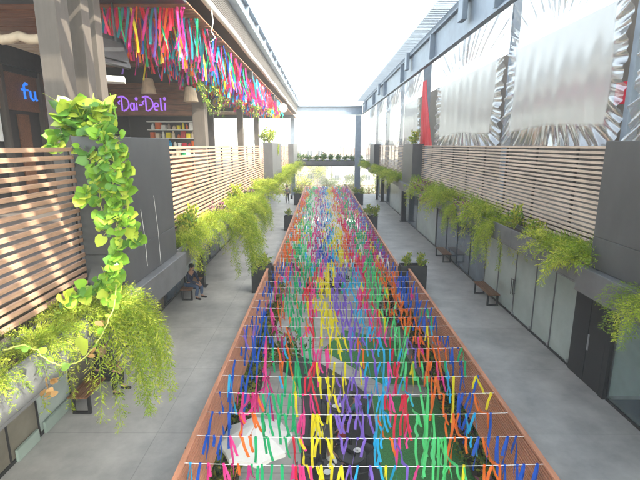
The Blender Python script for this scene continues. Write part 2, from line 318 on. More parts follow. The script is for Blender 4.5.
# ------------------------------------------------------------------ plants
def rv(r,a=1): return Vector((r.uniform(-a,a),r.uniform(-a,a),r.uniform(-a,a)))
def fern(seed,n=60,length=.75,bias=(1,0,0),up=.5,mats=('fern_a','fern_b','fern_c'),hang=1.,spread=.25,leaf=.036):
    """asparagus fern: arching, trailing sprays with needle leaves"""
    r=random.Random(seed); b=MB(); bs=Vector(bias)
    for k in range(n):
        an=r.uniform(0,2*math.pi); d=Vector((math.cos(an),math.sin(an),0))+bs*r.uniform(.2,1.1); d.z=0; d.normalize()
        p=Vector((r.uniform(-.1,.1),r.uniform(-spread,spread),0)); L=length*r.uniform(.45,1.25); st=.045; v=d*r.uniform(.35,.9)+Vector((0,0,r.uniform(.3,1.2)*up)); v.normalize()
        pts=[p.copy()]; q=0
        while q<L:
            v=v+Vector((0,0,-.11*hang))+rv(r,.06); v.normalize(); p=p+v*st; pts.append(p.copy()); q+=st
        m=r.choice(mats)
        b.tube(pts[::2] if len(pts)>4 else pts,.0022,3,'fern_b',cap=False)
        for a in range(1,len(pts)):
            t=(pts[a]-pts[a-1]).normalized(); fr=a/len(pts); tw=.12*(1-.5*fr)*r.uniform(.6,1.1)
            for s_ in range(4):
                sd=t.cross(rv(r)).normalized(); twig=pts[a-1].lerp(pts[a],r.random())
                for j in range(3):
                    c=twig+sd*tw*(j+1)/3.2+t*tw*.25*j; dr=(sd+t*.8+rv(r,.7)).normalized(); w=dr.cross(rv(r)).normalized()
                    ll=leaf*r.uniform(.7,1.4)
                    b.poly([c-w*ll*.16,c+dr*ll,c+w*ll*.16],m)
    return b
def leafy(seed,n=260,size=.3,h=.4,leaf=.06,mats=('shrub_a','shrub_b'),droop=0,bias=(0,0,0),stretch=(1,1,1)):
    r=random.Random(seed); b=MB()
    nb=9; br=[]
    for k in range(nb):
        an=r.uniform(0,6.28); e=r.uniform(.2,1.3); L=size*r.uniform(.7,1.15)
        tip=Vector((math.cos(an)*math.cos(e)*L*stretch[0]+bias[0]*size,math.sin(an)*math.cos(e)*L*stretch[1]+bias[1]*size,h*math.sin(e)*r.uniform(.7,1.2)-droop*r.uniform(0,1)))
        mid=tip*.5+Vector((0,0,h*.2)); pts=[Vector((0,0,0)),mid,tip]; br.append(pts); b.tube(pts,.007,4,'stem',.003,cap=False)
    for k in range(n):
        pts=r.choice(br); t=r.uniform(.25,1); c=(pts[1]*(2*t) if t<.5 else pts[1].lerp(pts[2],2*t-1))+rv(r,size*.24)
        d=(rv(r)+Vector((0,0,.5))+(c*.8/size if size else 0)).normalized(); w=d.cross(rv(r)).normalized(); nn=d.cross(w); ll=leaf*r.uniform(.6,1.3)
        b.poly([c,c+d*ll*.5+w*ll*.28+nn*ll*.05,c+d*ll,c+d*ll*.5-w*ll*.28+nn*ll*.05],r.choice(mats))
    return b
def plantproto(name,meshb): return meshb.mesh(name)
fernL=[fern(s,n=70,length=.8,bias=(.8,0,0),up=.9).mesh('fern_foliage') for s in (1,2,3,4)]
fernR=[fern(s,n=60,length=.7,bias=(-.8,0,0),up=.95).mesh('fern_foliage') for s in (11,12,13)]
fernLong=fern(21,n=85,length=1.5,bias=(1.3,0,0),up=.4,hang=1.1,spread=.3).mesh('fern_foliage')
fernLongR=fern(22,n=50,length=1.3,bias=(-1.2,0,0),up=.4,hang=1.1,spread=.2).mesh('fern_foliage')
purp=[leafy(s,420,.34,.35,.06,('purple_leaf','purple_pale','shrub_dark','purple_leaf'),droop=.5,bias=(-.5,0,0)).mesh('purple_foliage') for s in (31,32)]
shr=[leafy(s,420,.33,.45,.075,('shrub_a','shrub_b','fern_a')).mesh('shrub_foliage') for s in (41,42,43)]
shd=[leafy(s,500,.42,.6,.08,('shrub_dark','shrub_a','shrub_b')).mesh('shrub_foliage') for s in (44,45)]
shp=[leafy(s,420,.4,.5,.07,('pink_leaf','shrub_dark','purple_leaf')).mesh('shrub_foliage') for s in (46,)]
def plant(name,me,loc,label,group,rz=0,sc=1,cat='plant'):
    o=bpy.data.objects.new(name,me); COL.objects.link(o); o.location=loc; o.rotation_euler[2]=rz; o.scale=sc if isinstance(sc,tuple) else (sc,)*3
    return tag(o,label,cat,group)
gf='feathery green plants in the left planters'; gfr='feathery and leafy plants in the right planters'
# left near planter
nl=[(2.6,.5,1),(3.4,.48,0),(4.2,.62,2),(5.0,.75,3)]
for i,(y,s,v) in enumerate(nl): plant('asparagus_fern',fernL[v],(-2.93,y,-2.02),'low feathery fern in the near left planter, %s from the camera'%ORD[i],gf,R.uniform(-.3,.3),s)
plant('asparagus_fern',fernLong,(-2.86,5.35,-2.03),'long trailing fern spilling over the near left planter above the bench',gf,.1,(.95,.9,1.0))
y=9.0; i=0
wh=['beside the first grey column','with thin tendrils hanging over the seated man','thick and bright green, trailing low','bushy and reaching up the screen','loose and leaning to the walkway','full and rounded','bright and dense','spilling widely over the trough edge','pale and feathery','small and tufted','next to the second grey column']
ys=[8.9,9.9,11.0,12.1,13.3,14.6,16.0,17.4,19.0,20.6,22.4]
for i,y in enumerate(ys):
    plant('asparagus_fern',fernL[i%4] if i not in (4,7) else fernLong,(-2.95,y,-2.03),'fern %s, %s in the long left trough'%(wh[i],ORD[i]),gf,R.uniform(-.4,.4),((.72,.95,.95) if i<4 else (R.uniform(.9,1.35),R.uniform(1.1,1.45),R.uniform(.9,1.4))))
for i,y in enumerate([25.5,27.5,31,33.2,35.6,38,40.3,43.5,46.5]):
    plant('asparagus_fern',fernL[(i+1)%4],(-2.75 if i in (0,1,7,8) else -2.9,y,-2.0),'distant feathery fern, %s beyond the second left column start'%ORD[i],gf,R.uniform(-.4,.4),(1.1,1.6,1.1))
for i,(y,me,k,l_) in enumerate(((9.4,shr[0],'shrub','yellow green leafy shrub beside the first grey column in the left trough'),(12.7,purp[0],'purple_plant','purple leaved plant among the ferns in the long left trough'),(15.2,shr[1],'shrub','broad leaved shrub poking above the ferns in the long left trough'),(18.2,purp[1],'purple_plant','farther purple plant among the left ferns'))): plant(k,me,(-2.92,y,-1.95),l_,gf,0,1.25)
rr=[(7.6,'F',1.15,'feathery fern leaning out beside the near grey column on the right'),(8.5,'F',1.0,'bright feathery fern hanging over the trough lip, second from the near right column'),(9.6,'S',.8,'yellow green leafy shrub standing low in the right trough'),(10.6,'S',1.0,'broad leaved green plant against the pale screen'),(11.5,'L',.9,'fern with long tendrils hanging down in front of the glass doors'),(12.6,'F',1.3,'wide green fern above the glass doors'),(13.8,'P',1.4,'small purple plant between two green ferns'),(14.9,'L',.8,'fern with a single long strand reaching the bench'),(16.2,'F',1.4,'large bright fern above the blue shop window'),(17.6,'F',1.3,'round bright fern beside the dark purple plant'),(18.9,'P',2.0,'dark purple leaved plant hanging over the right trough'),(20.2,'F',1.4,'bright fern next to the second grey column on the right')]
for i,(y,k,s,lab) in enumerate(rr):
    me={'F':fernR[i%3],'S':shr[i%3],'P':purp[i%2],'L':fernLongR}[k]
    plant({'F':'asparagus_fern','S':'shrub','P':'purple_plant','L':'asparagus_fern'}[k],me,(4.7,y,-2.02),lab,gfr,R.uniform(-.3,.3),(s*1.0,s*1.05,s*1.1))
for i,y in enumerate([26.3,28.2,30.2,32.4,34.8,36.9,42.5,44.8,47.5]): plant('asparagus_fern',fernR[i%3],(4.66,y,-2.0),'distant bright fern, %s beyond the second right column'%ORD[i],gfr,R.uniform(-.4,.4),(1.3,1.6,1.2))
plant('asparagus_fern',fernLongR,(4.62,5.55,-2.0),'fern cut by the right edge of the photo, hanging below the grey ledge',gfr,.2,(.9,.9,.6))
plant('shrub',shr[0],(4.75,5.9,.05),'green plant on top of the large right grey column',gfr,0,.55)
plant('shrub',shr[1],(4.75,CR[1][0]+.6,.05),'yellow plant on top of the second right grey column',gfr,0,1.3)
plant('shrub',shr[2],(-3,CL[1][0]+.8,.05),'green plant on top of the second left grey column',gf,0,1.7)
plant('shrub',shr[0],(-2.72,CL[1][0]+3,-.7),'small vine clinging to the second left grey column',gf,0,(.5,1.2,1.4))
# ------------------------------------------------------------------ pothos on the first column
def hleaf(b,c,d,n,s,m,r):
    d=d.normalized(); w=d.cross(n).normalized(); n=w.cross(d).normalized()
    P=[(0,.0),(-.13,.26),(.02,.47),(.32,.54),(.68,.38),(1,.0)]
    mid=[c+d*s*x+n*s*(-.10*x*x) for x in (.0,.05,.2,.4,.68,1.)]
    i=len(b.v); k=b.mi(m)
    for (x,y_),mp in zip(P,mid):
        b.v.append(tuple(mp)); b.v.append(tuple(c+d*s*x+w*s*y_+n*s*(.06*y_-.12*x*x))); b.v.append(tuple(c+d*s*x-w*s*y_+n*s*(.06*y_-.12*x*x)))
    for a in range(5):
        q=i+3*a
        b.f.append((q,q+1,q+4,q+3)); b.m.append(k); b.f.append((q,q+3,q+5,q+2)); b.m.append(k)
r=random.Random(5); t=thing('pothos_vine','large bright pothos vine trailing down the first grey column into the planter','vine',(-2.9,CL[0][0]+.25,.1))
lv=MB(); st=MB(); yc=CL[0][0]
def at(px,py,d):   # pixel + depth -> world (used only to lay out real geometry)
    u=(240-py)/F*d; x=(px-322)/F*d; return Vector((x,d*CP+u*SP,-d*SP+u*CP))
chains=[[(88,128,5.75),(104,140,5.62),(114,165,5.5),(112,190,5.5),(116,215,5.5),(120,240,5.45),(118,262,5.4),(112,285,5.35),(108,300,5.2)],
        [(100,122,5.8),(116,138,5.6),(124,155,5.6),(128,178,5.6),(122,200,5.55),(130,222,5.5),(138,240,5.5)],
        [(80,120,6.0),(66,128,6.1),(58,140,6.0),(54,150,6.0)],
        [(95,118,5.9),(106,150,5.5),(92,185,5.5),(82,196,5.45)],
        [(78,124,6.0),(84,150,5.75),(98,172,5.6),(100,205,5.55),(106,232,5.5)],
        [(110,268,5.4),(96,285,5.3),(80,292,5.2),(64,300,5.1)]]
for ch in chains:
    pts=[at(*c) for c in ch]; dense=[]
    for a in range(len(pts)-1):
        for q in range(5): dense.append(pts[a].lerp(pts[a+1],q/5)+rv(r,.012))
    dense.append(pts[-1]); st.tube(dense,.007,5,cap=False)
    for a,p in enumerate(dense):
        for q in range(3):
            dr=Vector((r.uniform(-.5,.9),-r.uniform(.2,1),r.uniform(-.8,.4))); nn=Vector((r.uniform(-.3,.8),-1,r.uniform(.1,.9))); s=r.uniform(.06,.16)
            off=p+dr.normalized()*r.uniform(.03,.08); st.tube([p,off],.0035,4,cap=False); hleaf(lv,off,dr,nn,s,r.choice(['pothos_a','pothos_a','pothos_b','pothos_c']),r)
# crown of longer leaves on top
cx=at(92,118,5.9)
for k in range(150):
    p=cx+Vector((r.uniform(-.45,.2),r.uniform(-.1,.35),r.uniform(-.16,.18))); dr=Vector((r.uniform(-1,.6),r.uniform(-1,.4),r.uniform(-.3,.8))); hleaf(lv,p,dr,Vector((r.uniform(-.5,.5),-.6,1)),r.uniform(.1,.23),r.choice(['pothos_a','pothos_b','pothos_b','pothos_c']),r)
for k in range(26):
    p=cx+Vector((r.uniform(-.2,.25),r.uniform(0,.3),.0)); dr=Vector((r.uniform(-.9,.5),r.uniform(-.5,.3),r.uniform(.4,1.)));dr.normalize(); w=dr.cross(rv(r)).normalized(); L=r.uniform(.25,.42)
    lv.strip([p,p+dr*L*.5,p+dr*L+Vector((0,0,-.05))],w,.045,r.choice(['pothos_a','pothos_b']),.006)
# long creeping stem crossing the near trough
cs=[(0,351,3.55),(20,346,3.7),(34,350,3.8),(44,362,3.85),(60,367,3.95),(78,362,4.1),(92,348,4.3),(102,330,4.55),(112,308,4.9),(114,285,5.2)]
pts=[at(*c)+Vector((.02,0,.0)) for c in cs]; dn=[]
for a in range(len(pts)-1):
    for q in range(4): dn.append(pts[a].lerp(pts[a+1],q/4))
st.tube([q+rv(r,.008) for q in dn]+[pts[-1]],.0065,6,cap=False)
for q in dn[::3]: hleaf(lv,q+rv(r,.03),rv(r)+Vector((0,0,.4)),Vector((.2,-1,.6)),r.uniform(.04,.08),'pothos_a',r)
hleaf(lv,at(79,349,4.15),Vector((.5,-.3,.5)),Vector((.3,-1,.6)),.17,'pothos_b',r)
for px,py,d in ((47,396,3.9),(90,352,4.25),(52,382,3.9),(103,325,4.6)):
    for q in range(5): hleaf(lv,at(px,py,d)+rv(r,.05),rv(r),rv(r),.06,'dry_leaf',r)
# pale wires hanging down the column
st.obj('stems','stem',t,smooth=True); lv.obj('foliage',None,t,smooth=True)
w=MB(); w.tube([(-2.724,6.55,-.95),(-2.718,6.6,-1.4),(-2.724,6.62,-1.85)],.003,4); w.tube([(-2.724,7.1,-.8),(-2.718,7.16,-1.4),(-2.724,7.18,-1.98)],.0025,4)
tag(w.obj('wire','cable'),'two thin pale wires hanging down the grey column beside the vine','wire')
# ------------------------------------------------------------------ shopfronts on the walkway level
def front(label,x,inward,edges,zt,cols,door=None):
    """wall of framed glass panes along Y at x; inward=+1 the shop lies toward +x"""
    t=thing('shopfront',label,'shopfront',(x,edges[0],FLOOR))
    fr=MB(); fr.box(min(x,x+inward*.12),max(x,x+inward*.12),edges[0],edges[-1],zt-.32,zt); fr.box(min(x,x+inward*.1),max(x,x+inward*.1),edges[0],edges[-1],FLOOR,FLOOR+.06)
    fr.obj('header','dark_steel',t)
    for i in range(len(edges)-1):
        a,c=edges[i],edges[i+1]; p=MB(); p.box(min(x+inward*.03,x+inward*.045),max(x+inward*.03,x+inward*.045),a+.012,c-.012,FLOOR+.063,zt-.323)
        p.obj('glass_panel',cols[i%len(cols)],t)
    for a in edges:
        p=MB(); p.box(min(x+inward*.002,x+inward*.06),max(x+inward*.002,x+inward*.06),a-.012,a+.012,FLOOR+.063,zt-.323); p.obj('mullion','planter_grey' if cols[0]=='film_glass' else 'dark_steel',t)
    return t
XW=6.42
e=[Yd(d,FLOOR) for d in (17.6,16.3,14.95,13.6,12.55,11.5)][::-1]
tR=front('shopfront of frosted green glass with two long door handles, under the right planters',XW,1,e,-2.26,['film_glass'])
for dx in (-.07,.07):
    yy=Yd(14.95,FLOOR)+dx; p=MB(); p.tube([(XW-.06,yy,-4.9),(XW-.06,yy,-4.35)],.014,8); p.tube([(XW-.06,yy,-4.85),(XW+.02,yy,-4.85)],.01,6); p.tube([(XW-.06,yy,-4.4),(XW+.02,yy,-4.4)],.01,6); p.obj('door_handle','black_plastic',tR)
for yy in [Yd(d,FLOOR) for d in (14.9,13.7,12.6,11.6)]:
    p=MB(); p.box(XW-.012,XW+.028,yy-.03,yy+.03,FLOOR+.07,FLOOR+.16); p.obj('hinge','steel_bright',tR)
front('shopfront of dark blue reflective glass behind the benches on the right',XW,1,[Yd(d,FLOOR) for d in (17.62,19.4,21.2,23,25)],-2.26,['film_blue'])
front('distant shopfront of dark glass at the far right end of the walkway',XW,1,[Yd(d,FLOOR) for d in (25.1,30,36,42,50)],-2.26,['film_glass','film_blue'])
t=thing('entrance_door','black double door folded open at the right, beyond the dark mat','door',(XW,Yd(10.8,FLOOR),FLOOR))
for a,c in ((10.2,10.8),(10.83,11.45)):
    p=MB(); p.box(XW-.05,XW+.03,Yd(a,FLOOR),Yd(c,FLOOR),FLOOR+.01,-2.6); p.obj('door_leaf','black_plastic',t)
p=MB(); p.box(XW-.08,XW-.06,Yd(10.75,FLOOR)-.02,Yd(10.75,FLOOR)+.02,-4.8,-4.4); p.obj('handle','steel_bright',t)
p=MB(); p.box(XW-.06,XW+.07,Yd(10.05,FLOOR),Yd(11.5,FLOOR),-2.6,-2.27); p.box(XW-.06,XW+.07,Yd(10.02,FLOOR),Yd(10.18,FLOOR),FLOOR,-2.6); p.obj('frame','dark_steel',t)
front('clear glass shopfront at the right edge, showing a dark blue floor inside',XW,1,[-1,2,4.5,6.8,Yd(10.0,FLOOR)],-2.26,['clear_glass'])
b=MB(); b.box(XW+.1,11,1,Yd(10,FLOOR),FLOOR+.004,FLOOR+.012); tag(b.obj('floor_mat','mat_blue'),'dark blue floor mat inside the clear glass shopfront','mat')
b=MB(); c=(8.6,7.4)
for k in range(32):
    a0,a1=[math.pi*(.5+1.*q/32)for q in (k,k+1)]
    b.poly([(c[0]+1.75*math.cos(a0),c[1]+1.75*math.sin(a0),FLOOR+.017),(c[0]+1.75*math.cos(a1),c[1]+1.75*math.sin(a1),FLOOR+.017),(c[0]+1.4*math.cos(a1),c[1]+1.4*math.sin(a1),FLOOR+.017),(c[0]+1.4*math.cos(a0),c[1]+1.4*math.sin(a0),FLOOR+.017)])
tag(b.obj('floor_ring','ring_grey'),'pale grey curved band inlaid in the dark blue floor','floor marking')
b=MB(); b.box(11,11.1,-2,Yd(10,FLOOR),FLOOR,-2.3); b.box(XW+.1,11,Yd(10,FLOOR)+.16,Yd(10,FLOOR)+.24,FLOOR,-2.3); tag(b.obj('shop_wall','mint_panel'),'pale inner wall of the shop behind the clear glass','wall')
XWL=-5.56
front('beige and green glazed shopfront under the near left planter',XWL,-1,[Yd(d,FLOOR) for d in (3,4.6,6.0,7.1,7.9,8.7,9.8,11,12.4,14,15.6)],-2.42,['film_beige','film_beige','film_glass'])
front('long dark shopfront along the left walkway beyond the second bench',XWL,-1,[Yd(d,FLOOR) for d in (15.7,18,20,22,24,27,30,34,38,42,46,50)],-2.42,['film_blue','film_glass','film_blue'])
b=MB()
for d0,d1 in ((6.1,7.0),(8.0,8.6),(8.8,9.7)): b.box(XWL,XWL+.05,Yd(d0,FLOOR),Yd(d1,FLOOR),FLOOR+.004,FLOOR+.24)
tag(b.obj('skirting','mint_panel'),'pale mint skirting boards along the foot of the near left shopfront','skirting')
# walkway columns
gcol='dark steel posts holding up the terraces'
for lab,x,d,w in (('dark post on the right walkway under the second grey column',5.05,26.0,.34),('thin dark post beyond the first post on the right walkway',4.95,35.,.3),('second thin dark post far along the right walkway',5.5,37.5,.3)):
    pass
def post(label,x,y,w,z0,z1,m='dark_steel',name='steel_post',g=gcol):
    t=thing(name,label,'post',(x,y,z0),g)
    b=MB(); b.box(x-w/2,x+w/2,y-w/2,y+w/2,z0+.02,z1); b.obj('shaft',m,t,bevel=.006); b=MB(); b.box(x-w*.8,x+w*.8,y-w*.8,y+w*.8,z0,z0+.018); b.obj('base_plate',m,t)
    return t
post('dark post on the right walkway under the second grey column',6.15,Yd(33.4,FLOOR),.34,FLOOR,-2.26)
post('thin dark post farther along the right walkway',6.15,Yd(45,FLOOR),.3,FLOOR,-2.26)
post('thinner of the two far posts on the right walkway',5.8,Yd(46.5,FLOOR),.2,FLOOR,-2.26)
for i,d in enumerate((18,30)): post('dark post behind the ferns on the left walkway, %s one'%('nearer' if i==0 else 'farther'),-4.9,Yd(d,FLOOR),.25,FLOOR,-2.42)
post('tall grey column carrying the roof beam and the right end of the bridge',4.0,50.3,.62,FLOOR,3.2,'roof_steel','roof_column')
post('short grey column under the far right corner of the terrace',6.6,50.5,.5,FLOOR,-2.26,'roof_steel','roof_column')
post('grey column at the left end of the bridge',-3.3,50.9,.45,FLOOR,3.2,'roof_steel','roof_column')
# bridge
t=thing('footbridge','far footbridge with a planter between the two terraces','bridge',(.8,51.5,-2.3))
b=MB(); b.box(-3.2,4.95,50.7,53,-2.35,TER); b.obj('deck','planter_grey',t,bevel=.02)
b=MB(); b.box(-2.7,4.45,50.3,50.69,-2.2,-1.75); b.obj('planter_trough','planter_grey',t)
picket('thin light picket railing on top of the far footbridge',-2.7,4.5,51.0,-1.6,-.3,.32,'slat_far',rr=.03)
brm=leafy(51,300,.4,.35,.09,('shrub_dark','shrub_a'),stretch=(1.6,.6,1)).mesh('hedge_foliage')
for i in range(9): plant('hedge_plant',brm,(-2.3+i*.82,50.45,-1.8),'small dark plant in the footbridge planter, %s from left'%ORD[i],'plants in the footbridge planter',R.uniform(0,6),R.uniform(1.4,2.0))
# ------------------------------------------------------------------ black planters at the rail junctions
def potbox(label,x0,x1,y0,y1,h,gname='black planter boxes beside the atrium railings',plant_me=None,sc=1.,plab=''):
    b=MB(); w=.03; z0,z1=FLOOR+.004,FLOOR+h
    b.box(x0,x0+w,y0,y1,z0,z1); b.box(x1-w,x1,y0,y1,z0,z1); b.box(x0+w,x1-w,y0,y0+w,z0,z1-.001); b.box(x0+w,x1-w,y1-w,y1,z0,z1-.001)
    t=thing('planter_box',label,'planter',((x0+x1)/2,(y0+y1)/2,z0),gname); b.obj('box','pot_black',t)
    s=MB(); s.box(x0+w+.002,x1-w-.002,y0+w+.002,y1-w-.002,z0+.05,z1-.08); s.obj('soil','soil',t)
    n=max(1,round((x1-x0)/.4))
    for k in range(n): plant('potted_shrub',plant_me or shr[k%3],(x0+(x1-x0)*(k+.5)/n,(y0+y1)/2,z1-.08),plab+(', leftmost of it' if n>1 and k==0 else ', right part' if n>1 and k==n-1 else ', middle part' if n>1 else ''),'shrubs in the black planter boxes',R.uniform(0,6),sc)
YB=Yd(16.9,-4.55)
potbox('black planter box outside the left railing joint, nearer pair',-2.72,-1.95,YB,YB+.5,1.1,plab='yellowish shrub in the nearer left black planter box')
potbox('black planter box outside the right railing joint, nearer pair',3.05,4.05,YB,YB+.5,1.1,plab='yellowish shrub in the nearer right black planter box')
YC=Yd(29.5,-4.55); potbox('black planter box on the left rail, middle pair',-2.55,-1.95,YC,YC+.45,1.0,plab='shrub in the middle left black planter box')
potbox('black planter box on the right rail, middle pair',3.05,3.75,YC,YC+.45,1.0,plab='tall yellow shrub in the middle right black planter box',sc=1.5)
YE=Yd(42,-4.55); potbox('black planter box on the left rail, farthest pair',-2.7,-1.95,YE,YE+.5,1.1,plab='shrub in the farthest left black planter box',sc=1.2)
potbox('black planter box on the right rail, farthest pair',3.05,3.95,YE,YE+.5,1.1,plab='shrub in the farthest right black planter box',sc=1.2)
# ------------------------------------------------------------------ benches
def bench_proto():
    t=thing('bench','','bench',(0,0,0),'backless wooden benches on the walkways')
    b=MB()
    for k in range(5): b.box(-.21+k*.086,-.135+k*.086,-.8,.8,.425,.455)
    b.obj('seat','bench_wood',t,bevel=.004)
    for sy in (-1,1):
        y0=sy*.66; b=MB(); w=.03
        b.box(-.2,-.14,y0-w,y0+w,0,.42); b.box(.14,.2,y0-w,y0+w,0,.42); b.box(-.14,.14,y0-w,y0+w,0,.05); b.box(-.14,.14,y0-w,y0+w,.37,.42); b.obj('leg_frame','black_plastic',t,bevel=.004)
    return t
B0=bench_proto(); B0.location=(-5.15,Yd(10.1,FLOOR),FLOOR+.003); B0['label']='wooden bench on the near left with a person in black on it'
dup(B0,(-5.0,Yd(17.0,FLOOR),FLOOR+.003),label='bench on the left walkway with a person in jeans, behind the ferns')
dup(B0,(6.12,Yd(16.5,FLOOR),FLOOR+.003),label='empty wooden bench by the green glass doors on the right')
dup(B0,(6.12,Yd(22.3,FLOOR),FLOOR+.003),label='farther empty bench by the blue shop glass on the right')
# ------------------------------------------------------------------ people
def skin_mesh(name,nodes,edges,sub=1):
    me=bpy.data.meshes.new(name); me.from_pydata([n[:3] for n in nodes],edges,[]); o=bpy.data.objects.new('tmp',me); COL.objects.link(o)
    sm=o.modifiers.new('s','SKIN'); 
    for i,n in enumerate(nodes):
        sv=me.skin_vertices[0].data[i]; rr=n[3] if isinstance(n[3],tuple) else (n[3],n[3]); sv.radius=rr; sv.use_root=(i==0)
    sb=o.modifiers.new('u','SUBSURF'); sb.levels=sub; sb.render_levels=sub
    dg=bpy.context.evaluated_depsgraph_get(); dg.update(); m2=bpy.data.meshes.new_from_object(o.evaluated_get(dg)); m2.name=name
    bpy.data.objects.remove(o); bpy.data.meshes.remove(me)
    m2.polygons.foreach_set('use_smooth',[True]*len(m2.polygons)); return m2
def person(label,loc,rz,pose,top,bottom,hair='hair',sc=1.,shoe='cloth_black',group=None,bag=False,longsleeve=True,longhair=False):
    t=thing('person',label,'person',loc,group); t.rotation_euler[2]=rz; t.scale=(sc,)*3
    J={}  # faces +y locally ; hips origin height
    if pose=='walk':
        J=dict(pel=(0,0,.95),sp=(0,.01,1.18),ch=(0,.02,1.38),nk=(0,.03,1.5),hd=(0,.05,1.62),
          hl=(-.09,0,.92),kl=(-.1,.16,.5),al=(-.1,.08,.1),fl=(-.1,.24,.04),hr=(.09,0,.92),kr=(.1,-.02,.5),ar=(.1,-.26,.14),fr=(.1,-.15,.04),
          sl=(-.19,.02,1.42),el=(-.25,-.08,1.15),wl=(-.24,.06,.93),sr=(.19,.02,1.42),er=(.25,.05,1.14),wr=(.25,.18,.93)); hd=(0,.2,-1)
    elif pose=='stand':
        J=dict(pel=(0,0,.95),sp=(0,.01,1.18),ch=(0,.02,1.38),nk=(0,.03,1.5),hd=(0,.05,1.62),
          hl=(-.09,0,.92),kl=(-.1,.02,.5),al=(-.11,-.02,.09),fl=(-.12,.14,.04),hr=(.09,0,.92),kr=(.11,.02,.5),ar=(.12,-.02,.09),fr=(.14,.14,.04),
          sl=(-.19,.02,1.42),el=(-.27,.0,1.15),wl=(-.16,.2,1.08),sr=(.19,.02,1.42),er=(.27,.0,1.14),wr=(.16,.2,1.06))
    else:
        J=dict(pel=(0,0,.53),sp=(0,.03,.76),ch=(0,.07,.96),nk=(0,.1,1.08),hd=(0,.15,1.19),
          hl=(-.09,.02,.51),kl=(-.13,.44,.5),al=(-.13,.42,.1),fl=(-.14,.58,.04),hr=(.09,.02,.51),kr=(.13,.44,.5),ar=(.14,.36,.1),fr=(.15,.52,.04),
          sl=(-.19,.07,1.0),el=(-.26,.17,.76),wl=(-.12,.36,.62),sr=(.19,.07,1.0),er=(.26,.17,.76),wr=(.13,.38,.62))
    def V(k): return J[k]
    def add(a,o_): return (a[0]+o_[0],a[1]+o_[1],a[2]+o_[2])
    # continuous body
    keys=[('pel',(.13,.1)),('sp',(.12,.085)),('ch',(.14,.09)),('nk',.05),('hl',.08),('kl',.055),('al',.036),('fl',.032),('hr',.08),('kr',.055),('ar',.036),('fr',.032),('sl',.05),('el',.038),('wl',.026),('sr',.05),('er',.038),('wr',.026)]
    nodes=[(*V(k),r_) for k,r_ in keys]; idx={k:i for i,(k,_) in enumerate(keys)}
    E=[('pel','sp'),('sp','ch'),('ch','nk'),('pel','hl'),('hl','kl'),('kl','al'),('al','fl'),('pel','hr'),('hr','kr'),('kr','ar'),('ar','fr'),('ch','sl'),('sl','el'),('el','wl'),('ch','sr'),('sr','er'),('er','wr')]
    edges=[(idx[a],idx[c]) for a,c in E]
    h=V('hd')
    for (o_,r_) in (((0,.0,-.02),.075),((0,.0,.05),(.08,.09)),((0,-.01,.12),.06)):
        nodes.append((*add(h,o_),r_)); edges.append((len(nodes)-2 if len(nodes)-1>len(keys) else idx['nk'],len(nodes)-1))
    for s_,w_,e_ in ((-1,'wl','el'),(1,'wr','er')):
        wv=Vector(V(w_)); d=(wv-Vector(V(e_))).normalized(); sd=d.cross(Vector((0,0,1))); sd=sd.normalized() if sd.length>.1 else Vector((1,0,0)); 
        palm=wv+d*.06; nodes.append((*palm,(.036,.016))); pi=len(nodes)-1; edges.append((idx[w_],pi))
        for f_,(o_,L) in enumerate(((-.027,.062),(-.009,.075),(.009,.072),(.027,.055))):
            a=palm+d*.04+sd*o_; c=a+d*L*.55+Vector((0,0,-.01)); e=c+d*L*.4+Vector((0,0,-.022))
            for q,v in enumerate((a,c,e)):
                nodes.append((*v,.0085)); edges.append((pi if q==0 else len(nodes)-2,len(nodes)-1))
        a=palm-sd*s_*.035+d*-.015; c=a-sd*s_*.018+d*.035; nodes.append((*a,.011)); edges.append((pi,len(nodes)-1)); nodes.append((*c,.009)); edges.append((len(nodes)-2,len(nodes)-1))
    me=skin_mesh('body',nodes,edges); me.materials.clear(); me.materials.append(MATS['skin']); bo=bpy.data.objects.new('body',me); COL.objects.link(bo); bo.parent=t
    # face
    fm=MB()
    for sx in (-.03,.03): fm.lathe((h[0]+sx,h[1]+.076,h[2]+.035),[(.003,-.01),(.011,0),(.003,.01)],8,'cloth_white'); fm.lathe((h[0]+sx,h[1]+.084,h[2]+.035),[(.002,-.006),(.006,0),(.002,.006)],6,'hair')
    fm.tube([(h[0],h[1]+.078,h[2]+.03),(h[0],h[1]+.1,h[2]-.0)],.008,6,'skin',.013); fm.tube([(h[0]-.022,h[1]+.078,h[2]-.03),(h[0]+.022,h[1]+.078,h[2]-.03)],.006,6,'vest' if False else 'cloth_red')
    fo=fm.obj('face',None,None,True); fo.parent=t
    hm=MB(); hm.lathe((h[0],h[1]-.02,h[2]+.06),[(.085,-.06),(.097,0),(.09,.05),(.06,.09),(.015,.105)],14,hair)
    if longhair: hm.lathe((h[0],h[1]-.05,h[2]-.12),[(.06,-.1),(.075,0),(.085,.12)],12,hair)
    for sx in (-1,1): hm.lathe((h[0]+sx*.083,h[1],h[2]+.01),[(.004,-.022),(.012,0),(.006,.025)],8,'skin')
    ho=hm.obj('hair',None,None,True); ho.parent=t
    def cloth(nm,ks,es,m_):
        ii={k:i for i,(k,_,_) in enumerate(ks)}; nd=[(*add(V(k),o_),r_) for k,r_,o_ in ks]
        mm=skin_mesh(nm,nd,[(ii[a],ii[c]) for a,c in es]); mm.materials.clear(); mm.materials.append(MATS[m_]); oo=bpy.data.objects.new(nm,mm); COL.objects.link(oo); oo.parent=t
    Z=(0,0,0)
    arm=[('sl',.065,Z),('el',.052,Z),('sr',.065,Z),('er',.052,Z)]+([('wl',.04,Z),('wr',.04,Z)] if longsleeve else [])
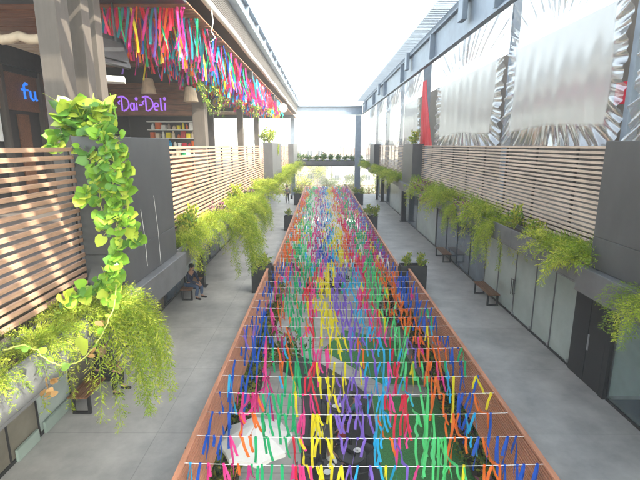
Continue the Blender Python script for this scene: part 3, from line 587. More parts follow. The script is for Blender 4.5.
    cloth('shirt',[('pel',(.155,.12),(0,0,.03)),('sp',(.15,.11),Z),('ch',(.165,.115),Z)]+arm,[('pel','sp'),('sp','ch'),('ch','sl'),('sl','el'),('ch','sr'),('sr','er')]+([('el','wl'),('er','wr')] if longsleeve else []),top)
    cloth('trousers',[('pel',(.15,.115),Z),('hl',.1,Z),('kl',.075,Z),('al',.06,(0,0,.03)),('hr',.1,Z),('kr',.075,Z),('ar',.06,(0,0,.03))],[('pel','hl'),('hl','kl'),('kl','al'),('pel','hr'),('hr','kr'),('kr','ar')],bottom)
    for a,f_ in (('al','fl'),('ar','fr')):
        mm=skin_mesh('shoe',[(*add(V(a),(0,-.03,-.03)),.05),(*add(V(f_),(0,0,.0)),(.048,.04)),(*add(V(f_),(0,.06,-.005)),.03)],[(0,1),(1,2)]); mm.materials.clear(); mm.materials.append(MATS[shoe]); oo=bpy.data.objects.new('shoe',mm); COL.objects.link(oo); oo.parent=t
    return t
sh=FLOOR+.005
yb=Yd(9.85,FLOOR); person('person in black sitting on the near left bench, mostly hidden by the trailing fern',(-5.15,yb+.45,sh-.02),-math.pi/2,'sit','cloth_black','cloth_black')
person('person in dark top and blue jeans sitting on the left bench behind the ferns',(-5.0,Yd(16.7,FLOOR),sh-.02),-math.pi/2-.3,'sit','cloth_navy','cloth_denim')
px=(287.5-322)*43.5/F; person('person in dark clothes walking far down the left walkway',(px,Yd(43.5,FLOOR),sh),.3,'walk','cloth_grey','cloth_black')
b=MB(); bx,by=px+.42,Yd(43.5,FLOOR)
b.box(bx-.1,bx+.1,by-.2,by+.2,FLOOR+.45,FLOOR+.82,'cloth_black'); b.tube([(bx,by-.12,FLOOR+.82),(bx,by-.09,FLOOR+.93),(bx,by+.09,FLOOR+.93),(bx,by+.12,FLOOR+.82)],.012,6,'cloth_black'); tag(b.obj('bag',None,bevel=.03),'black bag carried by the person walking on the left','bag')
# ------------------------------------------------------------------ cables and ribbons
def ribmesh(seed,col,L,w=.036,sway=.2):
    r=random.Random(seed); b=MB(); p=Vector((0,0,.004)); a=r.uniform(0,3.14); tw=r.uniform(-.9,.9); d=Vector((r.uniform(-sway,sway),r.uniform(-sway,sway)-.05,-1)).normalized(); pts=[]; sd=[]
    n=9; wob=r.uniform(0,6.3)
    for k in range(n):
        t_=k/(n-1); ang=a+tw*t_+.5*math.sin(wob+5*t_); pts.append(p.copy()); sd.append(Vector((math.cos(ang),math.sin(ang),.1)).normalized())
        p=p+(d+Vector((.07*math.sin(wob+5*t_),.07*math.cos(wob*1.7+4*t_),0))).normalized()*L/(n-1)
    b.strip(pts,sd,w,'rib_'+col)
    if r.random()<.55:   # second, shorter tail from the knot
        p=Vector((0,0,.004)); q=[p]; d2=Vector((r.uniform(-.3,.3),r.uniform(-.3,.3),-1)).normalized()
        for k in range(4): p=p+d2*L*.13+rv(r,.01); q.append(p)
        b.strip(q,Vector((math.cos(a+1),math.sin(a+1),.2)).normalized(),w,'rib_'+col)
    b.box(-.016,.016,-.012,.012,-.02,.014,'rib_'+col)
    return b
SEQ=['blue','blue','blue','pink','magenta','orange','green','green','green','red','pink','yellow','yellow','yellow','purple','purple','purple','cyan','cyan','pink','red','lime','lime','lime','orange','orange','orange','blue','blue','blue']
FAR=['orange','orange','lime','green','lime','pink','magenta','purple','blue','cyan','yellow','yellow','orange','red','pink','green','green','pink','magenta','purple']
CAT={}
def swagmesh(seed,col,w):
    r=random.Random(seed); b=MB(); dx=r.uniform(-.16,.16); n=9; sg=r.uniform(.05,.22); pts=[];sd=[]; a=r.uniform(-.6,.6); tw=r.uniform(-2.5,2.5)
    for k in range(n): t_=k/(n-1); pts.append(Vector((dx*t_+.02*math.sin(t_*9+seed),.63*t_,-sg*4*t_*(1-t_)))); sd.append(Vector((math.cos(a+tw*t_),0,math.sin(a+tw*t_))))
    b.strip(pts,sd,w,'rib_'+col)
    for e in (0,-1):
        L=r.uniform(.2,.5); d=Vector((r.uniform(-.25,.25),r.uniform(-.2,.2),-1)).normalized(); p0=pts[e]; b.strip([p0,p0+d*L*.5,p0+d*L+Vector((.03,0,0))],Vector((math.cos(a),math.sin(a),0)),w,'rib_'+col)
    b.box(-.014,.014,-.012,.012,-.018,.014,'rib_'+col); return b
def ribvar(col,v):
    if v>=7:
        if (col,v) not in CAT: CAT[(col,v)]=swagmesh(v*13+len(col)*7,col,.045).mesh('ribbon')
        return CAT[(col,v)]
    if (col,v) not in CAT: CAT[(col,v)]=ribmesh(hash((len(col),ord(col[0]),v))%9999,col,[.5,.62,.75,.85,.95,.7,.42][v],.047).mesh('ribbon')
    return CAT[(col,v)]
y=4.35; row=0; ZR=-4.56; cnt=0; far=MB(); gcab='thin white cables strung across the atrium'
def sag(x,xa,xb): u=(x-xa)/(xb-xa); return -.05*4*u*(1-u)
CB=bpy.data.objects
while y<ENDY-.8:
    xa,xb=(XL1,XR1) if y<JY else (XL2,XR2)
    c=MB(); c.tube([(xa+.03+(xb-xa-.06)*k/10,y,ZR+sag(xa+(xb-xa)*k/10,xa,xb)) for k in range(11)],.0042 if y<20 else .006,5,cap=False)
    tag(c.obj('cable','cable'),'thin white cable across the atrium, %s counting from the camera'%(ORD[row] if row<len(ORD) else '%dth'%(row+1)),'cable',gcab)
    n=36 if y<18 else 30; counts={}
    seq=SEQ
    for k in range(n):
        u=(k+.5+R.uniform(-.35,.35))/n; x=xa+.08+(xb-xa-.16)*u
        us=u+.035*math.sin(row*.55)+R.uniform(-.025,.025)
        seq=SEQ if y<17 else FAR
        col=seq[max(0,min(len(seq)-1,int(us*len(seq))))]
        if y<17 and R.random()<.11: col=R.choice(['cyan','pink','purple','green','orange','yellow'])
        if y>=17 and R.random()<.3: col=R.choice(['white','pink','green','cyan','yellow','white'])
        if 26<y<42 and .15<u<.6 and R.random()<.5: col='white'  # extra white puts the far glare into the ribbon colours
        v=R.randrange(7) if R.random()<.6 or (y<17 and col=='blue') else 7+R.randrange(4)
        if R.random()<.06 and y<17: continue
        z=ZR+sag(x,xa,xb)
        if cnt<300:
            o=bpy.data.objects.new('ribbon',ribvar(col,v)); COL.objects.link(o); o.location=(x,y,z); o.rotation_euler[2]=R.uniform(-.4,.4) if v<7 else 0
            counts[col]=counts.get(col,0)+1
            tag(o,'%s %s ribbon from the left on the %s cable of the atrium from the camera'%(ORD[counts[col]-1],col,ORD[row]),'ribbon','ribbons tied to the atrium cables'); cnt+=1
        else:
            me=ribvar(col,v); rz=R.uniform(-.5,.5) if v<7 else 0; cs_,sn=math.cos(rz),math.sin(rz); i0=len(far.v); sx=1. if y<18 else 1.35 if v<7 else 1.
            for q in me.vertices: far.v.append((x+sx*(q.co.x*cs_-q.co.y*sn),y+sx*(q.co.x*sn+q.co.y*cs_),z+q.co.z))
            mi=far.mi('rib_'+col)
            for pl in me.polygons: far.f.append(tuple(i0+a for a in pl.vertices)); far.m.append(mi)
    y+=.63 if y<17 else .55; row+=1
o=far.obj('far_ribbons'); struct(o,'stuff'); tag(o,'dense many coloured ribbons filling the far part of the atrium','ribbons')
# ------------------------------------------------------------------ left roof, pillars, shop
def roofedge():
    t=thing('left_roof','timber slatted roof over the left terrace with a grey steel edge','roof',(-2.7,Yd(9,3),2.9))
    y0,y1=-2,ENDY-.5
    b=MB(); b.box(-2.78,-2.64,y0,y1,4.12,4.72); b.box(-2.64,-2.5,y0,y1,4.66,4.72); b.box(-2.64,-2.5,y0,y1,4.12,4.18); b.obj('edge_beam','roof_steel',t)
    b=MB(); z=4.08
    while z>3.42: b.box(-2.76,-2.72,y0,y1,z-.035,z); z-=.06
    b.obj('edge_lattice','cladding',t)
    b=MB(); b.box(-13,-2.8,9.6,y1,3.3,3.36); b.obj('roof_deck','dark_steel',t)
    b=MB(); yy=9.9
    while yy<y1-.1: b.box(-13,-2.82,yy,yy+.17,2.9+R.uniform(-.006,.006),2.93); yy+=.2
    b.obj('ceiling_slats','ceiling_wood',t)
    for yy in (9.6,18.5,27,36,45):
        b=MB(); b.box(-13,-2.79,yy,yy+.25,2.84 if yy<10 else 2.6,3.6 if yy<10 else 2.9); b.obj('cross_beam','dark_steel',t)
    b=MB()
    for yy in [2+2.4*k for k in range(20)]: b.box(-2.64,-2.52,yy,yy+.05,4.19,4.65)
    b.obj('stiffeners','roof_steel',t)
    b=MB(); b.box(-8.9,-8.7,9.9,19,2.2,2.7); b.obj('side_beam','dark_steel',t)
    return t
roofedge()
b=MB(); b.tube([(-2.68,y_,3.27+.02*math.sin(y_)) for y_ in [0+.8*k for k in range(62)]],.085,10); tag(b.obj('rolled_awning','white_fabric',smooth=True),'long white rolled awning under the left roof edge','awning')
b=MB(); b.tube([(-2.66,11.5,3.2),(-2.64,11.5,2.9),(-2.7,11.55,2.7),(-2.6,11.5,2.55),(-2.72,11.5,2.45)],.012,6); tag(b.obj('cord','white_fabric'),'loose white cord dangling from the rolled awning','cord')
t=thing('floodlight_box','white bracket box fixed on the left roof edge','bracket',(-2.6,9.6,3.8)); b=MB(); b.box(-2.62,-2.38,9.55,9.8,3.35,4.1); b.obj('box','white_paint',t,bevel=.02); b=MB(); b.tube([(-2.5,9.67,3.3),(-2.5,9.67,4.4)],.02,8); b.obj('pole','steel_bright',t)
gpil='beige clad pillars of the left terrace'
def pillar(label,x0,x1,y0,y1,z1=3.9,m='cladding'):
    t=thing('pillar',label,'pillar',((x0+x1)/2,(y0+y1)/2,TER),gpil); b=MB(); b.box(x0,x1,y0,y1,TER,z1); b.obj('cladding',m,t,bevel=.008)
    b=MB(); b.box(x0-.03,x1+.03,y0-.03,y1+.03,TER,TER+.12); b.obj('plinth','dark_steel',t)
pillar('widest beige pillar, leftmost of the three beside the hanging screen',-4.32,-4.0,Yd(7.0,0),Yd(7.35,0))
pillar('middle narrow beige pillar of the three beside the hanging screen',-4.18,-3.95,Yd(7.65,0),Yd(7.9,0))
pillar('right narrow beige pillar of the three, next to the hanging screen',-4.2,-3.99,Yd(8.15,0),Yd(8.4,0),2.8)
pillar('beige pillar at the right end of the shop with the purple sign',-4.75,-4.3,Yd(16.3,0),Yd(16.7,0),2.6)
pillar('slim beige pillar behind the long slatted screen, right of the shop',-4.6,-4.3,Yd(24,0),Yd(24.3,0),2.6)
pillar('farthest slim beige pillar near the second grey column',-4.6,-4.3,Yd(30,0),Yd(30.3,0),2.6)
# hanging screen (tv) with white unit under
t=thing('hanging_television','black television hung from the ceiling, seen from behind at an angle','television',(-4.6,9.0,2.0))
def obox(b,c,sx,sy,sz,rz,rx=0,m=None):
    M=Matrix.Rotation(rz,4,'Z')@Matrix.Rotation(rx,4,'X'); i=len(b.v)
    b.box(-sx/2,sx/2,-sy/2,sy/2,-sz/2,sz/2,m)
    for k in range(i,len(b.v)): b.v[k]=tuple(Vector(c)+M@Vector(b.v[k]))
b=MB(); obox(b,(-4.36,9.6,1.9),1.0,.09,.62,rad(75),rad(-14)); b.obj('screen','black_plastic',t,bevel=.01)
b=MB(); obox(b,(-4.29,9.62,1.9),.7,.05,.4,rad(75),rad(-14)); b.obj('back_cover','dark_steel',t,bevel=.01)
for s_ in (-.2,.2):
    b=MB(); b.tube([(-4.36+s_*.3,9.6+s_,2.0),(-4.36+s_*.3,9.6+s_,2.88)],.025,8); b.obj('mount_pole','dark_steel',t)
b=MB(); obox(b,(-4.4,9.55,1.32),.62,.34,.12,rad(20)); tag(b.obj('projector','white_paint',bevel=.02),'white flat unit fixed just below the hanging television','projector')
# left facade (x=-9): restaurant
t=thing('restaurant_front','dark wooden restaurant front at the left edge with lit letters','shop',(-9,12,TER))
b=MB(); b.box(-9.3,-9.05,8,22,TER,2.25); b.obj('wall','shop_dark',t)
b=MB(); b.box(-9.04,-8.9,8,22,2.05,2.5); b.obj('header','dark_steel',t)
b=MB(); b.box(-9.03,-8.97,8,22,1.0,2.05); b.obj('sign_board','shop_wood',t)
for yy in (11,12.75,14.5,16.2): b=MB(); b.box(-9.02,-8.85,yy,yy+.14,TER,2.2); b.obj('post','cladding',t)
for yy in (11.2,12.95,14.7): b=MB(); b.box(-9.03,-8.98,yy+.5,yy+1.0,TER+.2,.9); b.obj('wooden_door','shop_wood',t)
def neon(name,label,strokes,origin,ux,uz,m,r=.02,cat='sign'):
    b=MB(); o=Vector(origin)
    for s_ in strokes: b.tube([o+ux*x+uz*z for x,z in s_],r,6)
    return tag(b.obj(name,m,smooth=True),label,cat)
def arc(cx,cz,rx,rz_,a0,a1,n=10): return [(cx+rx*math.cos(rad(a0+(a1-a0)*k/n)),cz+rz_*math.sin(rad(a0+(a1-a0)*k/n))) for k in range(n+1)]
YV=Vector((0,1,0)); ZV=Vector((0,0,1)); XV=Vector((1,0,0))
neon('letter_sign','blue glowing letters fu on the dark board at the left edge',[[(.05,.0),(.05,.45)],[(.05,.45),(.12,.55),(.2,.52)],[(-.05,.32),(.2,.32)],[(.3,.32),(.3,.08),(.4,0),(.5,.06),(.5,.32)],[(.5,.1),(.56,.0)]],(-8.93,13.75,1.35),YV*1.1,ZV*.85,'neon_blue',.035)
neon('letter_sign','red letters TT on the dark board at the very left edge',[[(0,.5),(.35,.5)],[(.12,.5),(.1,0)],[(.45,.5),(.8,.5)],[(.6,.5),(.62,0)],[(.28,.5),(.28,0)],[(.78,.5),(.8,.05)]],(-8.93,12.0,1.35),YV,ZV,'neon_red',.035)
b=MB(); b.box(-8.93,-8.91,12.25,12.6,.1,.95); tag(b.obj('poster','poster_white'),'pale tall poster hanging below the red letters','poster')
b=MB(); b.tube([(-7.6+.2*k,10.6,2.35+.05*math.sin(k*2)) for k in range(9)],.11,8); tag(b.obj('rolled_blind','lamp_beige',smooth=True),'crumpled beige cloth roll hung under the ceiling at the left edge','cloth')
# kiosk with purple sign
KY=Yd(16.9,1.5); kx0,kx1=-8.6,-4.78
t=thing('deli_kiosk','wooden deli kiosk with shelves of goods under a purple sign','kiosk',((kx0+kx1)/2,KY,TER))
b=MB()
for k in range(6): b.box(kx0,kx1,KY,KY+.1,1.12+k*.2,1.12+k*.2+.185)
b.obj('fascia','shop_wood',t)
b=MB(); b.box(kx0,kx1,KY+.11,KY+.3,1.1,2.9); b.box(kx0,kx1,KY+2.4,KY+2.5,TER,2.6); b.box(kx0,kx0+.1,KY+.1,KY+2.4,TER,2.6); b.obj('back_wall','shop_dark',t)
b=MB(); b.box(kx0,kx1-.35,KY+.02,KY+.6,TER,-.55); b.box(kx0-.02,kx1-.3,KY-.04,KY+.64,-.55,-.5); b.obj('counter','shop_wood',t)
b=MB(); b.box(kx1-.16,kx1,KY+.0,KY+.14,TER,1.1); b.obj('door_post','lamp_beige',t)
for z in (-.45,-.1,.25,.6,.92): b=MB(); b.box(-7.2,-5.0,KY+1.0,KY+1.35,z,z+.03); b.obj('shelf','white_paint' if z>.2 else 'lamp_beige',t)
cols=['rib_red','rib_yellow','rib_orange','poster_white','rib_green','lamp_beige','cloth_red','rib_cyan','cloth_white','house_pink']
n_=0; cc=['red','yellow','orange','white','green','beige','dark red','light blue','off-white','pink']
for zi,z in enumerate((-.45,-.1,.25,.6)):
    x=-7.1; j=0
    while x<-5.15:
        w=R.uniform(.09,.2); h=R.uniform(.15,.29); k=R.randrange(len(cols)); b=MB()
        if R.random()<.5: b.lathe((x+w/2,KY+1.16,z+.032),[(w*.42,0),(w*.42,h*.65),(w*.2,h*.8),(w*.2,h)],10)
        else: b.box(x,x+w,KY+1.05,KY+1.25,z+.032,z+.03+h)
        tag(b.obj('package',cols[k]),'%s package, %s from left on the %s shelf of the deli kiosk'%(cc[k],ORD[j],['lowest','second lowest','second highest','highest'][zi]),'package','goods on the kiosk shelves'); x+=w+R.uniform(.02,.07); j+=1
D=[[(.06,.02),(.06,.62)],arc(.02,.33,.42,.34,-75,90,12),[(-.12,.62),(.05,.68),(.2,.67)],[(-.08,.3),(-.14,.4),(-.02,.48)]]
def sh_(strokes,dx): return [[(x+dx,z) for x,z in s_] for s_ in strokes]
A=[arc(.62,.2,.1,.17,80,440,12),[(.73,.38),(.73,.03)]]; I=[[(0,.03),(0,.38)],arc(0,.56,.05,.05,0,360,8)]
E_=[arc(.62,.2,.12,.17,0,300,12),[(.5,.2),(.74,.22)]]; Ls=[[(.0,.6),(.0,.05),(.08,.02)]]
st_=sh_(D,0)+A+sh_(I,.87)+[[(1.0,.27),(1.17,.27)]]+sh_(D,1.32)+sh_(E_,1.32)+sh_(Ls,2.2)+sh_(I,2.42)
neon('letter_sign','purple glowing cursive sign reading Dai-Deli on the kiosk fascia',st_,((121-322)*16.9/F,KY-.05,1.28),XV*.70,ZV*.80,'neon_purple',.028)
person('vendor in white behind the deli kiosk counter',(-6.45,KY+.8,TER),math.pi,'stand','cloth_white','cloth_black',sc=.98)
def lamp(label,x,y,z):
    t=thing('hanging_lamp',label,'lamp',(x,y,z),'beige lamp shades in front of the deli kiosk'); b=MB(); b.lathe((x,y,z),[(.26,0),(.17,.5)],16); b.obj('lamp_shade','lamp_beige',t); b=MB(); b.tube([(x,y,z+.5),(x,y,2.9)],.01,5); b.obj('cord','black_plastic',t)
lamp('beige lamp shade hanging above the purple sign',(148-322)*15.5/F,Yd(15.5,2),1.78)
lamp('smaller lamp shade hanging at the right end of the kiosk fascia',(190-322)*15.5/F,Yd(15.5,2),1.5)
# plants hanging under the roof among ribbons
hv=[leafy(s,220,.3,.1,.08,('pothos_a','pothos_b','shrub_dark'),droop=.7).mesh('hanging_foliage') for s in (61,62)]
for i,(px_,py_,d) in enumerate(((190,65,13.5),(198,82,14),(212,84,15),(222,98,17),(240,102,19),(255,106,22),(268,110,24),(262,135,25),(183,58,13),(206,100,16))):
    p=at(px_,py_,d); plant('hanging_plant',hv[i%2],p,'hanging green plant among the ceiling streamers, %s along the row'%ORD[i],'plants hung under the left roof',R.uniform(0,6),R.uniform(.8,1.1))
b=MB(); b.lathe((0,0,0),[(.02,-.02),(.2,-.03),(.24,0),(.2,.03),(.02,.02)],20); o=b.obj('round_lamp','white_paint'); o.rotation_euler=(math.pi/2,0,0); o.location=at(283,108,24); tag(o,'round white disc lamp at the far end of the ceiling streamers','lamp')
# ceiling streamers
CCOL=['magenta','red','pink','blue','yellow','teal','magenta','red','green','purple','orange','cyan','magenta','teal']
n=0; rows=[10.0+.95*k for k in range(24)]; sf=MB()
for ri,yy in enumerate(rows):
    cnt_={}
    k_=34 if ri<3 else 30
    for k in range(k_):
        x=-4.95+2.1*(k+R.uniform(.2,.8))/k_; col=R.choice(CCOL)
        if n>=300:
            me=ribvar(col,R.choice((3,4))); i0=len(sf.v)
            for q in me.vertices: sf.v.append((x+q.co.x*1.7,yy+q.co.y*1.7,2.83+q.co.z*1.05))
            mi=sf.mi('rib_'+col)
            for pl in me.polygons: sf.f.append(tuple(i0+a for a in pl.vertices)); sf.m.append(mi)
            continue
        o=bpy.data.objects.new('streamer',ribvar(col,R.choice((2,3,4,3,4)))); COL.objects.link(o); o.location=(x,yy+R.uniform(-.04,.04),2.83 if ri else 2.8); o.rotation_euler[2]=R.uniform(0,6); o.scale=(1.15,1.15,R.uniform(.85,1.2))
        cnt_[col]=cnt_.get(col,0)+1
        tag(o,'%s %s streamer from the left in the %s row under the left ceiling'%(ORD[cnt_[col]-1],col,ORD[ri]),'streamer','streamers hanging under the left ceiling'); n+=1
o=sf.obj('far_streamers'); struct(o,'stuff'); tag(o,'dense coloured streamers farther along under the left ceiling','streamers')
t=thing('shade_rack','unseen slatted frame added over the near opening to cast stripes on the pillars','shade_rack',(.9,1,4.8))  # out-of-view frame, added only for its striped shadow on the pillars
b=MB(); yy=-5.0
while yy<6.0: b.box(-2.6,4.4,yy,yy+.34,4.86,4.94); yy+=.55
b.obj('slats','roof_steel',t); b=MB()
for xx in (-2.4,.9,4.2): b.box(xx,xx+.1,-5.1,6.1,4.76,4.855)
b.obj('bearers','roof_steel',t); b=MB(); b.box(1.75,5.9,2.6,6.1,4.945,4.97); b.obj('shade_sheet','roof_steel',t)  # solid sheet, also out of view, added to shade the near left column
# ------------------------------------------------------------------ right roof & curtains
t=thing('right_roof_beam','grey steel roof beam along the right terrace','beam',(4.6,0,3.3))
b=MB(); b.box(4.5,4.56,-1,ENDY-.6,3.3,4.38); b.box(4.38,4.498,-1,ENDY-.6,3.3,3.36); b.box(4.38,4.498,-1,ENDY-.6,4.32,4.38); b.obj('channel','roof_steel',t)
for k in range(7): b=MB(); yy=5.2+6.8*k; b.box(4.3,4.497,yy,yy+.09,3.365,4.315); b.obj('stiffener','roof_steel',t)
for d in (13.2,22,33): b=MB(); yy=Yd(d,4); b.box(4.2,4.37,yy,yy+.45,3.7,4.5); b.obj('bracket_box','roof_steel',t,bevel=.02)
b=MB(); 
for k in range(215): yy=3+.22*k; b.box(3.85,5.6,yy,yy+.07,4.66,4.74)
b.box(4.5,4.56,-1,ENDY-.6,4.39,4.655); b.obj('louvre_slats','roof_steel',t)
t=thing('roof_cross_beam','grey steel cross beam closing the far end of the roof opening','beam',(.8,50.5,3.3)); b=MB(); b.box(-2.7,4.45,50.2,50.5,3.25,4.25); b.obj('web','roof_steel',t); b=MB(); b.box(-2.7,4.45,50.0,50.198,3.25,3.4); b.box(-2.7,4.45,50.0,50.198,4.1,4.25); b.obj('flanges','roof_steel',t)
def curtain(label,y0,y1,seed,z0=-.02,z1=3.78,x=5.12):
    t=thing('plastic_curtain',label,'curtain',(x,y0,z0),'clear plastic curtains closing the right terrace')
    r=random.Random(seed); NY,NZ=220,110; b=MB(); W=y1-y0; Hh=z1-z0; ph=[r.uniform(0,6.28) for _ in range(9)]; milky=[]
    wy0,wy1,wz0,wz1=.10,.89,.12,.66
    for j in range(NZ+1):
        for i in range(NY+1):
            u,v=i/NY,j/NZ
            e0=.012*math.sin(v*9+ph[0]); e1=.012*math.sin(u*8+ph[1])
            dx=max(wy0+e0-u,0,u-wy1-e0)*W; dz=max(wz0+e1-v,0,v-wz1-e1)*Hh; dd=math.hypot(dx,dz)
            milky.append(max(0,1-dd/.05))
            ang=math.atan2((v-.45)*1.6,(u-.5)*2.2); amp=min(1,dd/.45)
            f=math.sin(ang*34+ph[3]+1.7*math.sin(ang*5+ph[5]))+.7*math.sin(ang*71+ph[4]+math.sin(ang*11))+.35*math.sin(ang*133+ph[8]+dd*3)
            x_=amp*.036*f*(.5+.5*math.sin(ang*3+ph[2])**2+.3)
            x_+=.006*math.sin(u*47+3*math.sin(v*3+ph[1]))*math.sin(u*13+ph[0])+.04*math.sin(u*3.1+ph[6])*math.sin(v*3.14)+.02*math.sin(v*7+u*3+ph[7])
            side=(abs(u-.5)*2)**8; pin=.10*side*math.sin(v*math.pi)*(1 if u>.5 else -1)
            b.v.append((x+x_,y0+W*u-pin,z0+Hh*v))
    for j in range(NZ):
        for i in range(NY): b.f.append((j*(NY+1)+i,j*(NY+1)+i+1,(j+1)*(NY+1)+i+1,(j+1)*(NY+1)+i)); b.m.append(0)
    b.names=['vinyl']
    o=b.obj('sheet',None,t,smooth=True); at_=o.data.attributes.new('milky','FLOAT','POINT'); at_.data.foreach_set('value',milky)
    p=MB(); p.tube([(x,y0+.02,z1-.02),(x,y1-.02,z1-.02)],.03,8); p.obj('top_rod','roof_steel',t)
    return t
ylist=[(3.0,7.55,'plastic curtain at the right edge of the photo, above the large grey column'),(7.7,12.6,'largest plastic curtain, with a small red mark behind it'),(12.75,20.3,'second big plastic curtain from the right, beside the red one'),(23.4,29.5,'plastic curtain just beyond the red curtain'),(29.8,36,'plastic curtain above the third right grey column'),(36.3,42.5,'narrow looking plastic curtain near the far end'),(42.8,49.3,'farthest plastic curtain, next to the roof column')]
for i,(a,c,l) in enumerate(ylist): curtain(l,a*1.02,c*1.02,70+i)
b=MB(); NZ=20
for j in range(NZ):
    pass
def redc():
    b=MB(); i0=0; NY,NZ=24,20; a,c=20.75,23.1
    for j in range(NZ+1):
        for i in range(NY+1):
            u,v=i/NY,j/NZ; wid=.25+.75*(1-v)**1.3; yy=a+(c-a)*(1-wid*(1-u)); b.v.append((5.05+.05*math.sin(u*24)*(1-.3*v),yy,-.02+3.1*v))
    for j in range(NZ):
        for i in range(NY): q=(j*(NY+1)+i,j*(NY+1)+i+1,(j+1)*(NY+1)+i+1,(j+1)*(NY+1)+i); b.f.append(q); b.m.append(0)
    b.names=['vinyl_red']; tag(b.obj('red_curtain',None,smooth=True),'red curtain tied narrow at the top on the right terrace','curtain')
redc()
gpo='dark posts between the plastic curtains'
for i,(yy,w) in enumerate(((12.95,.2),(23.6,.35),(30.2,.2),(36.8,.3),(43.4,.2),(7.78,.2))):
    t=thing('curtain_post',['dark post between the two largest plastic curtains','dark post beside the red curtain','slim post beyond the red curtain','dark post above the third right grey column','slim post near the far end of the curtains','slim post at the near end of the largest curtain'][i],'post',(5.25,yy,TER),gpo); b=MB(); b.box(5.2,5.2+w,yy,yy+w*.7,TER,4.3); b.obj('shaft','roof_steel',t,bevel=.008)
b=MB(); obox(b,(5.9,9.1,1.0),.02,.4,.42,0,0); tag(b.obj('wall_notice','rib_red'),'small red notice seen through the largest plastic curtain','notice')
# tables + stuff on right terrace seen dimly: dark back wall
t=thing('terrace_wall','plain dark back wall of the right terrace behind the curtains','wall',(11,0,TER)); b=MB(); b.box(9.2,9.4,-2,ENDY,TER,4.4); b.obj('wall','cladding',t)
t=thing('right_terrace_roof','flat roof over the right terrace behind the plastic curtains','roof',(7.4,0,4.4)); b=MB(); b.box(5.62,9.5,-2,ENDY-.6,4.45,4.46); b.obj('deck','roof_film',t)
# --------------------------------------------------------------- ground-floor courtyard
Zg=GROUND
b=MB(); b.box(-5.2,-4.4,0,ENDY,Zg,FLOOR-.31); tag(b.obj('courtyard_wall','film_beige'),'beige courtyard wall under the left walkway','wall')
b=MB(); b.box(6.6,7.4,0,ENDY,Zg,FLOOR-.31); tag(b.obj('courtyard_wall','film_beige'),'beige courtyard wall under the right walkway','wall')
gpoly('lawn_diamond',[(322,350),(345,330),(398,342),(425,385),(382,384)],'turf',.006)
gpoly('pale_path',[(262,330),(283,306),(345,322),(318,346),(310,349)],'plaza_pale',.004)
gpoly('pale_path_strip',[(283,338),(318,348),(385,386),(430,388),(432,397),(378,396),(284,350)],'plaza_pale',.010)
b=MB(); b.poly([(-2.2,32,GROUND+.004),(3.2,32,GROUND+.004),(3.2,50,GROUND+.004),(-2.2,50,GROUND+.004)]); struct(b.obj('pale_glare_paving','plaza_pale'))  # pale patch imitates the bright spot of sunlit ground
gpoly('lawn_near',[(372,392),(428,392),(482,430),(520,520),(388,520)],'turf',.006)
gpoly('dark_deck',[(286,352),(318,362),(352,382),(372,398),(388,520),(300,520),(302,400),(296,380),(283,372)],'deck_black',.014)
b=MB(); 
def bed(name,x0,x1,y0,y1):
    b=MB(); b.box(x0,x1,y0,y1,Zg,Zg+.3); struct(b.obj(name,'soil'))
bed('planting_bed_left',-4.35,-2.5,6,27); bed('planting_bed_right',4.6,6.55,6,27)
gs='shrubs in the courtyard planting beds'; n=0
for side in (0,1):
    yy=8.; j=0
    while yy<27:
        for q in range(2):
            x=(-2.9-q*.75 if side==0 else 4.95+q*.75)+R.uniform(-.15,.15); me=[shr[0],shr[1],shr[2],shd[0],shd[1],shp[0]][(j*2+q+side)%6 if yy>9 else (j+q)%3]
            kind={shp[0]:'pinkish'}.get(me,'dark green' if me in shd else 'yellow green')
            plant('shrub',me,(x,yy+R.uniform(-.2,.2),Zg+.28),'%s shrub, %s courtyard bed, %s from the camera in the %s row'%(kind,['left','right'][side],ORD[j],['inner','outer'][q]),gs,R.uniform(0,6),R.uniform(1.9,2.6))
        yy+=.95; j+=1
pk=G(395,320)
for i,(px_,py_) in enumerate(((388,318),(396,326),(404,312),(392,304),(290,362),(255,330),(250,345),(262,320))):
    x,y_=G(px_,py_); plant('shrub',shp[0] if i<4 else shd[i%2],(x,y_,Zg),'%s bush standing loose in the courtyard, %s of them'%('pink flowering' if i<4 else 'dark',ORD[i]),'loose bushes on the courtyard paving',R.uniform(0,6),R.uniform(2.0,2.6))
def table(label,x,y,r=.42,m='white_paint',z=.74):
    t=thing('round_table',label,'table',(x,y,Zg+.02),'round tables in the courtyard'); b=MB(); b.lathe((x,y,Zg+z),[(r-.01,0),(r,.01),(r,.03),(r-.01,.04)],28); b.obj('tabletop',m,t)
    b=MB(); b.tube([(x,y,Zg+.05),(x,y,Zg+z)],.035,10); b.lathe((x,y,Zg+.02),[(.26,0),(.25,.02),(.05,.04)],20); b.obj('pedestal','dark_steel',t)
def chair(proto,label,x,y,rz): return dup(proto,(x,y,Zg+.02),rz,label=label) if proto else None
def chair_proto():
    t=thing('chair','','chair',(0,0,0),'black chairs in the courtyard')
    b=MB(); b.box(-.22,.22,-.22,.22,.44,.47); b.obj('seat','black_plastic',t,bevel=.01)
    b=MB(); b.box(-.2,.2,-.235,-.205,.58,.86); b.obj('backrest','black_plastic',t,bevel=.01)
    for sx in (-1,1):
        for sy in (-1,1):
            b=MB(); b.tube([(sx*.2,sy*.2,.44 if sy>0 else .86),(sx*.22,sy*.24,0)],.014,6); b.obj('leg','dark_steel',t)
    return t
x,y_=G(360,288,Zg+.74); table('small white round table beside the lawn, in the middle of the courtyard',x,y_)
CP0=chair_proto(); first=True
tabs=[(322,432,'black'),(352,455,'black'),(338,405,'black'),(330,470,'black'),(318,283,'white'),(338,280,'black'),(300,262,'white'),(352,262,'black')]
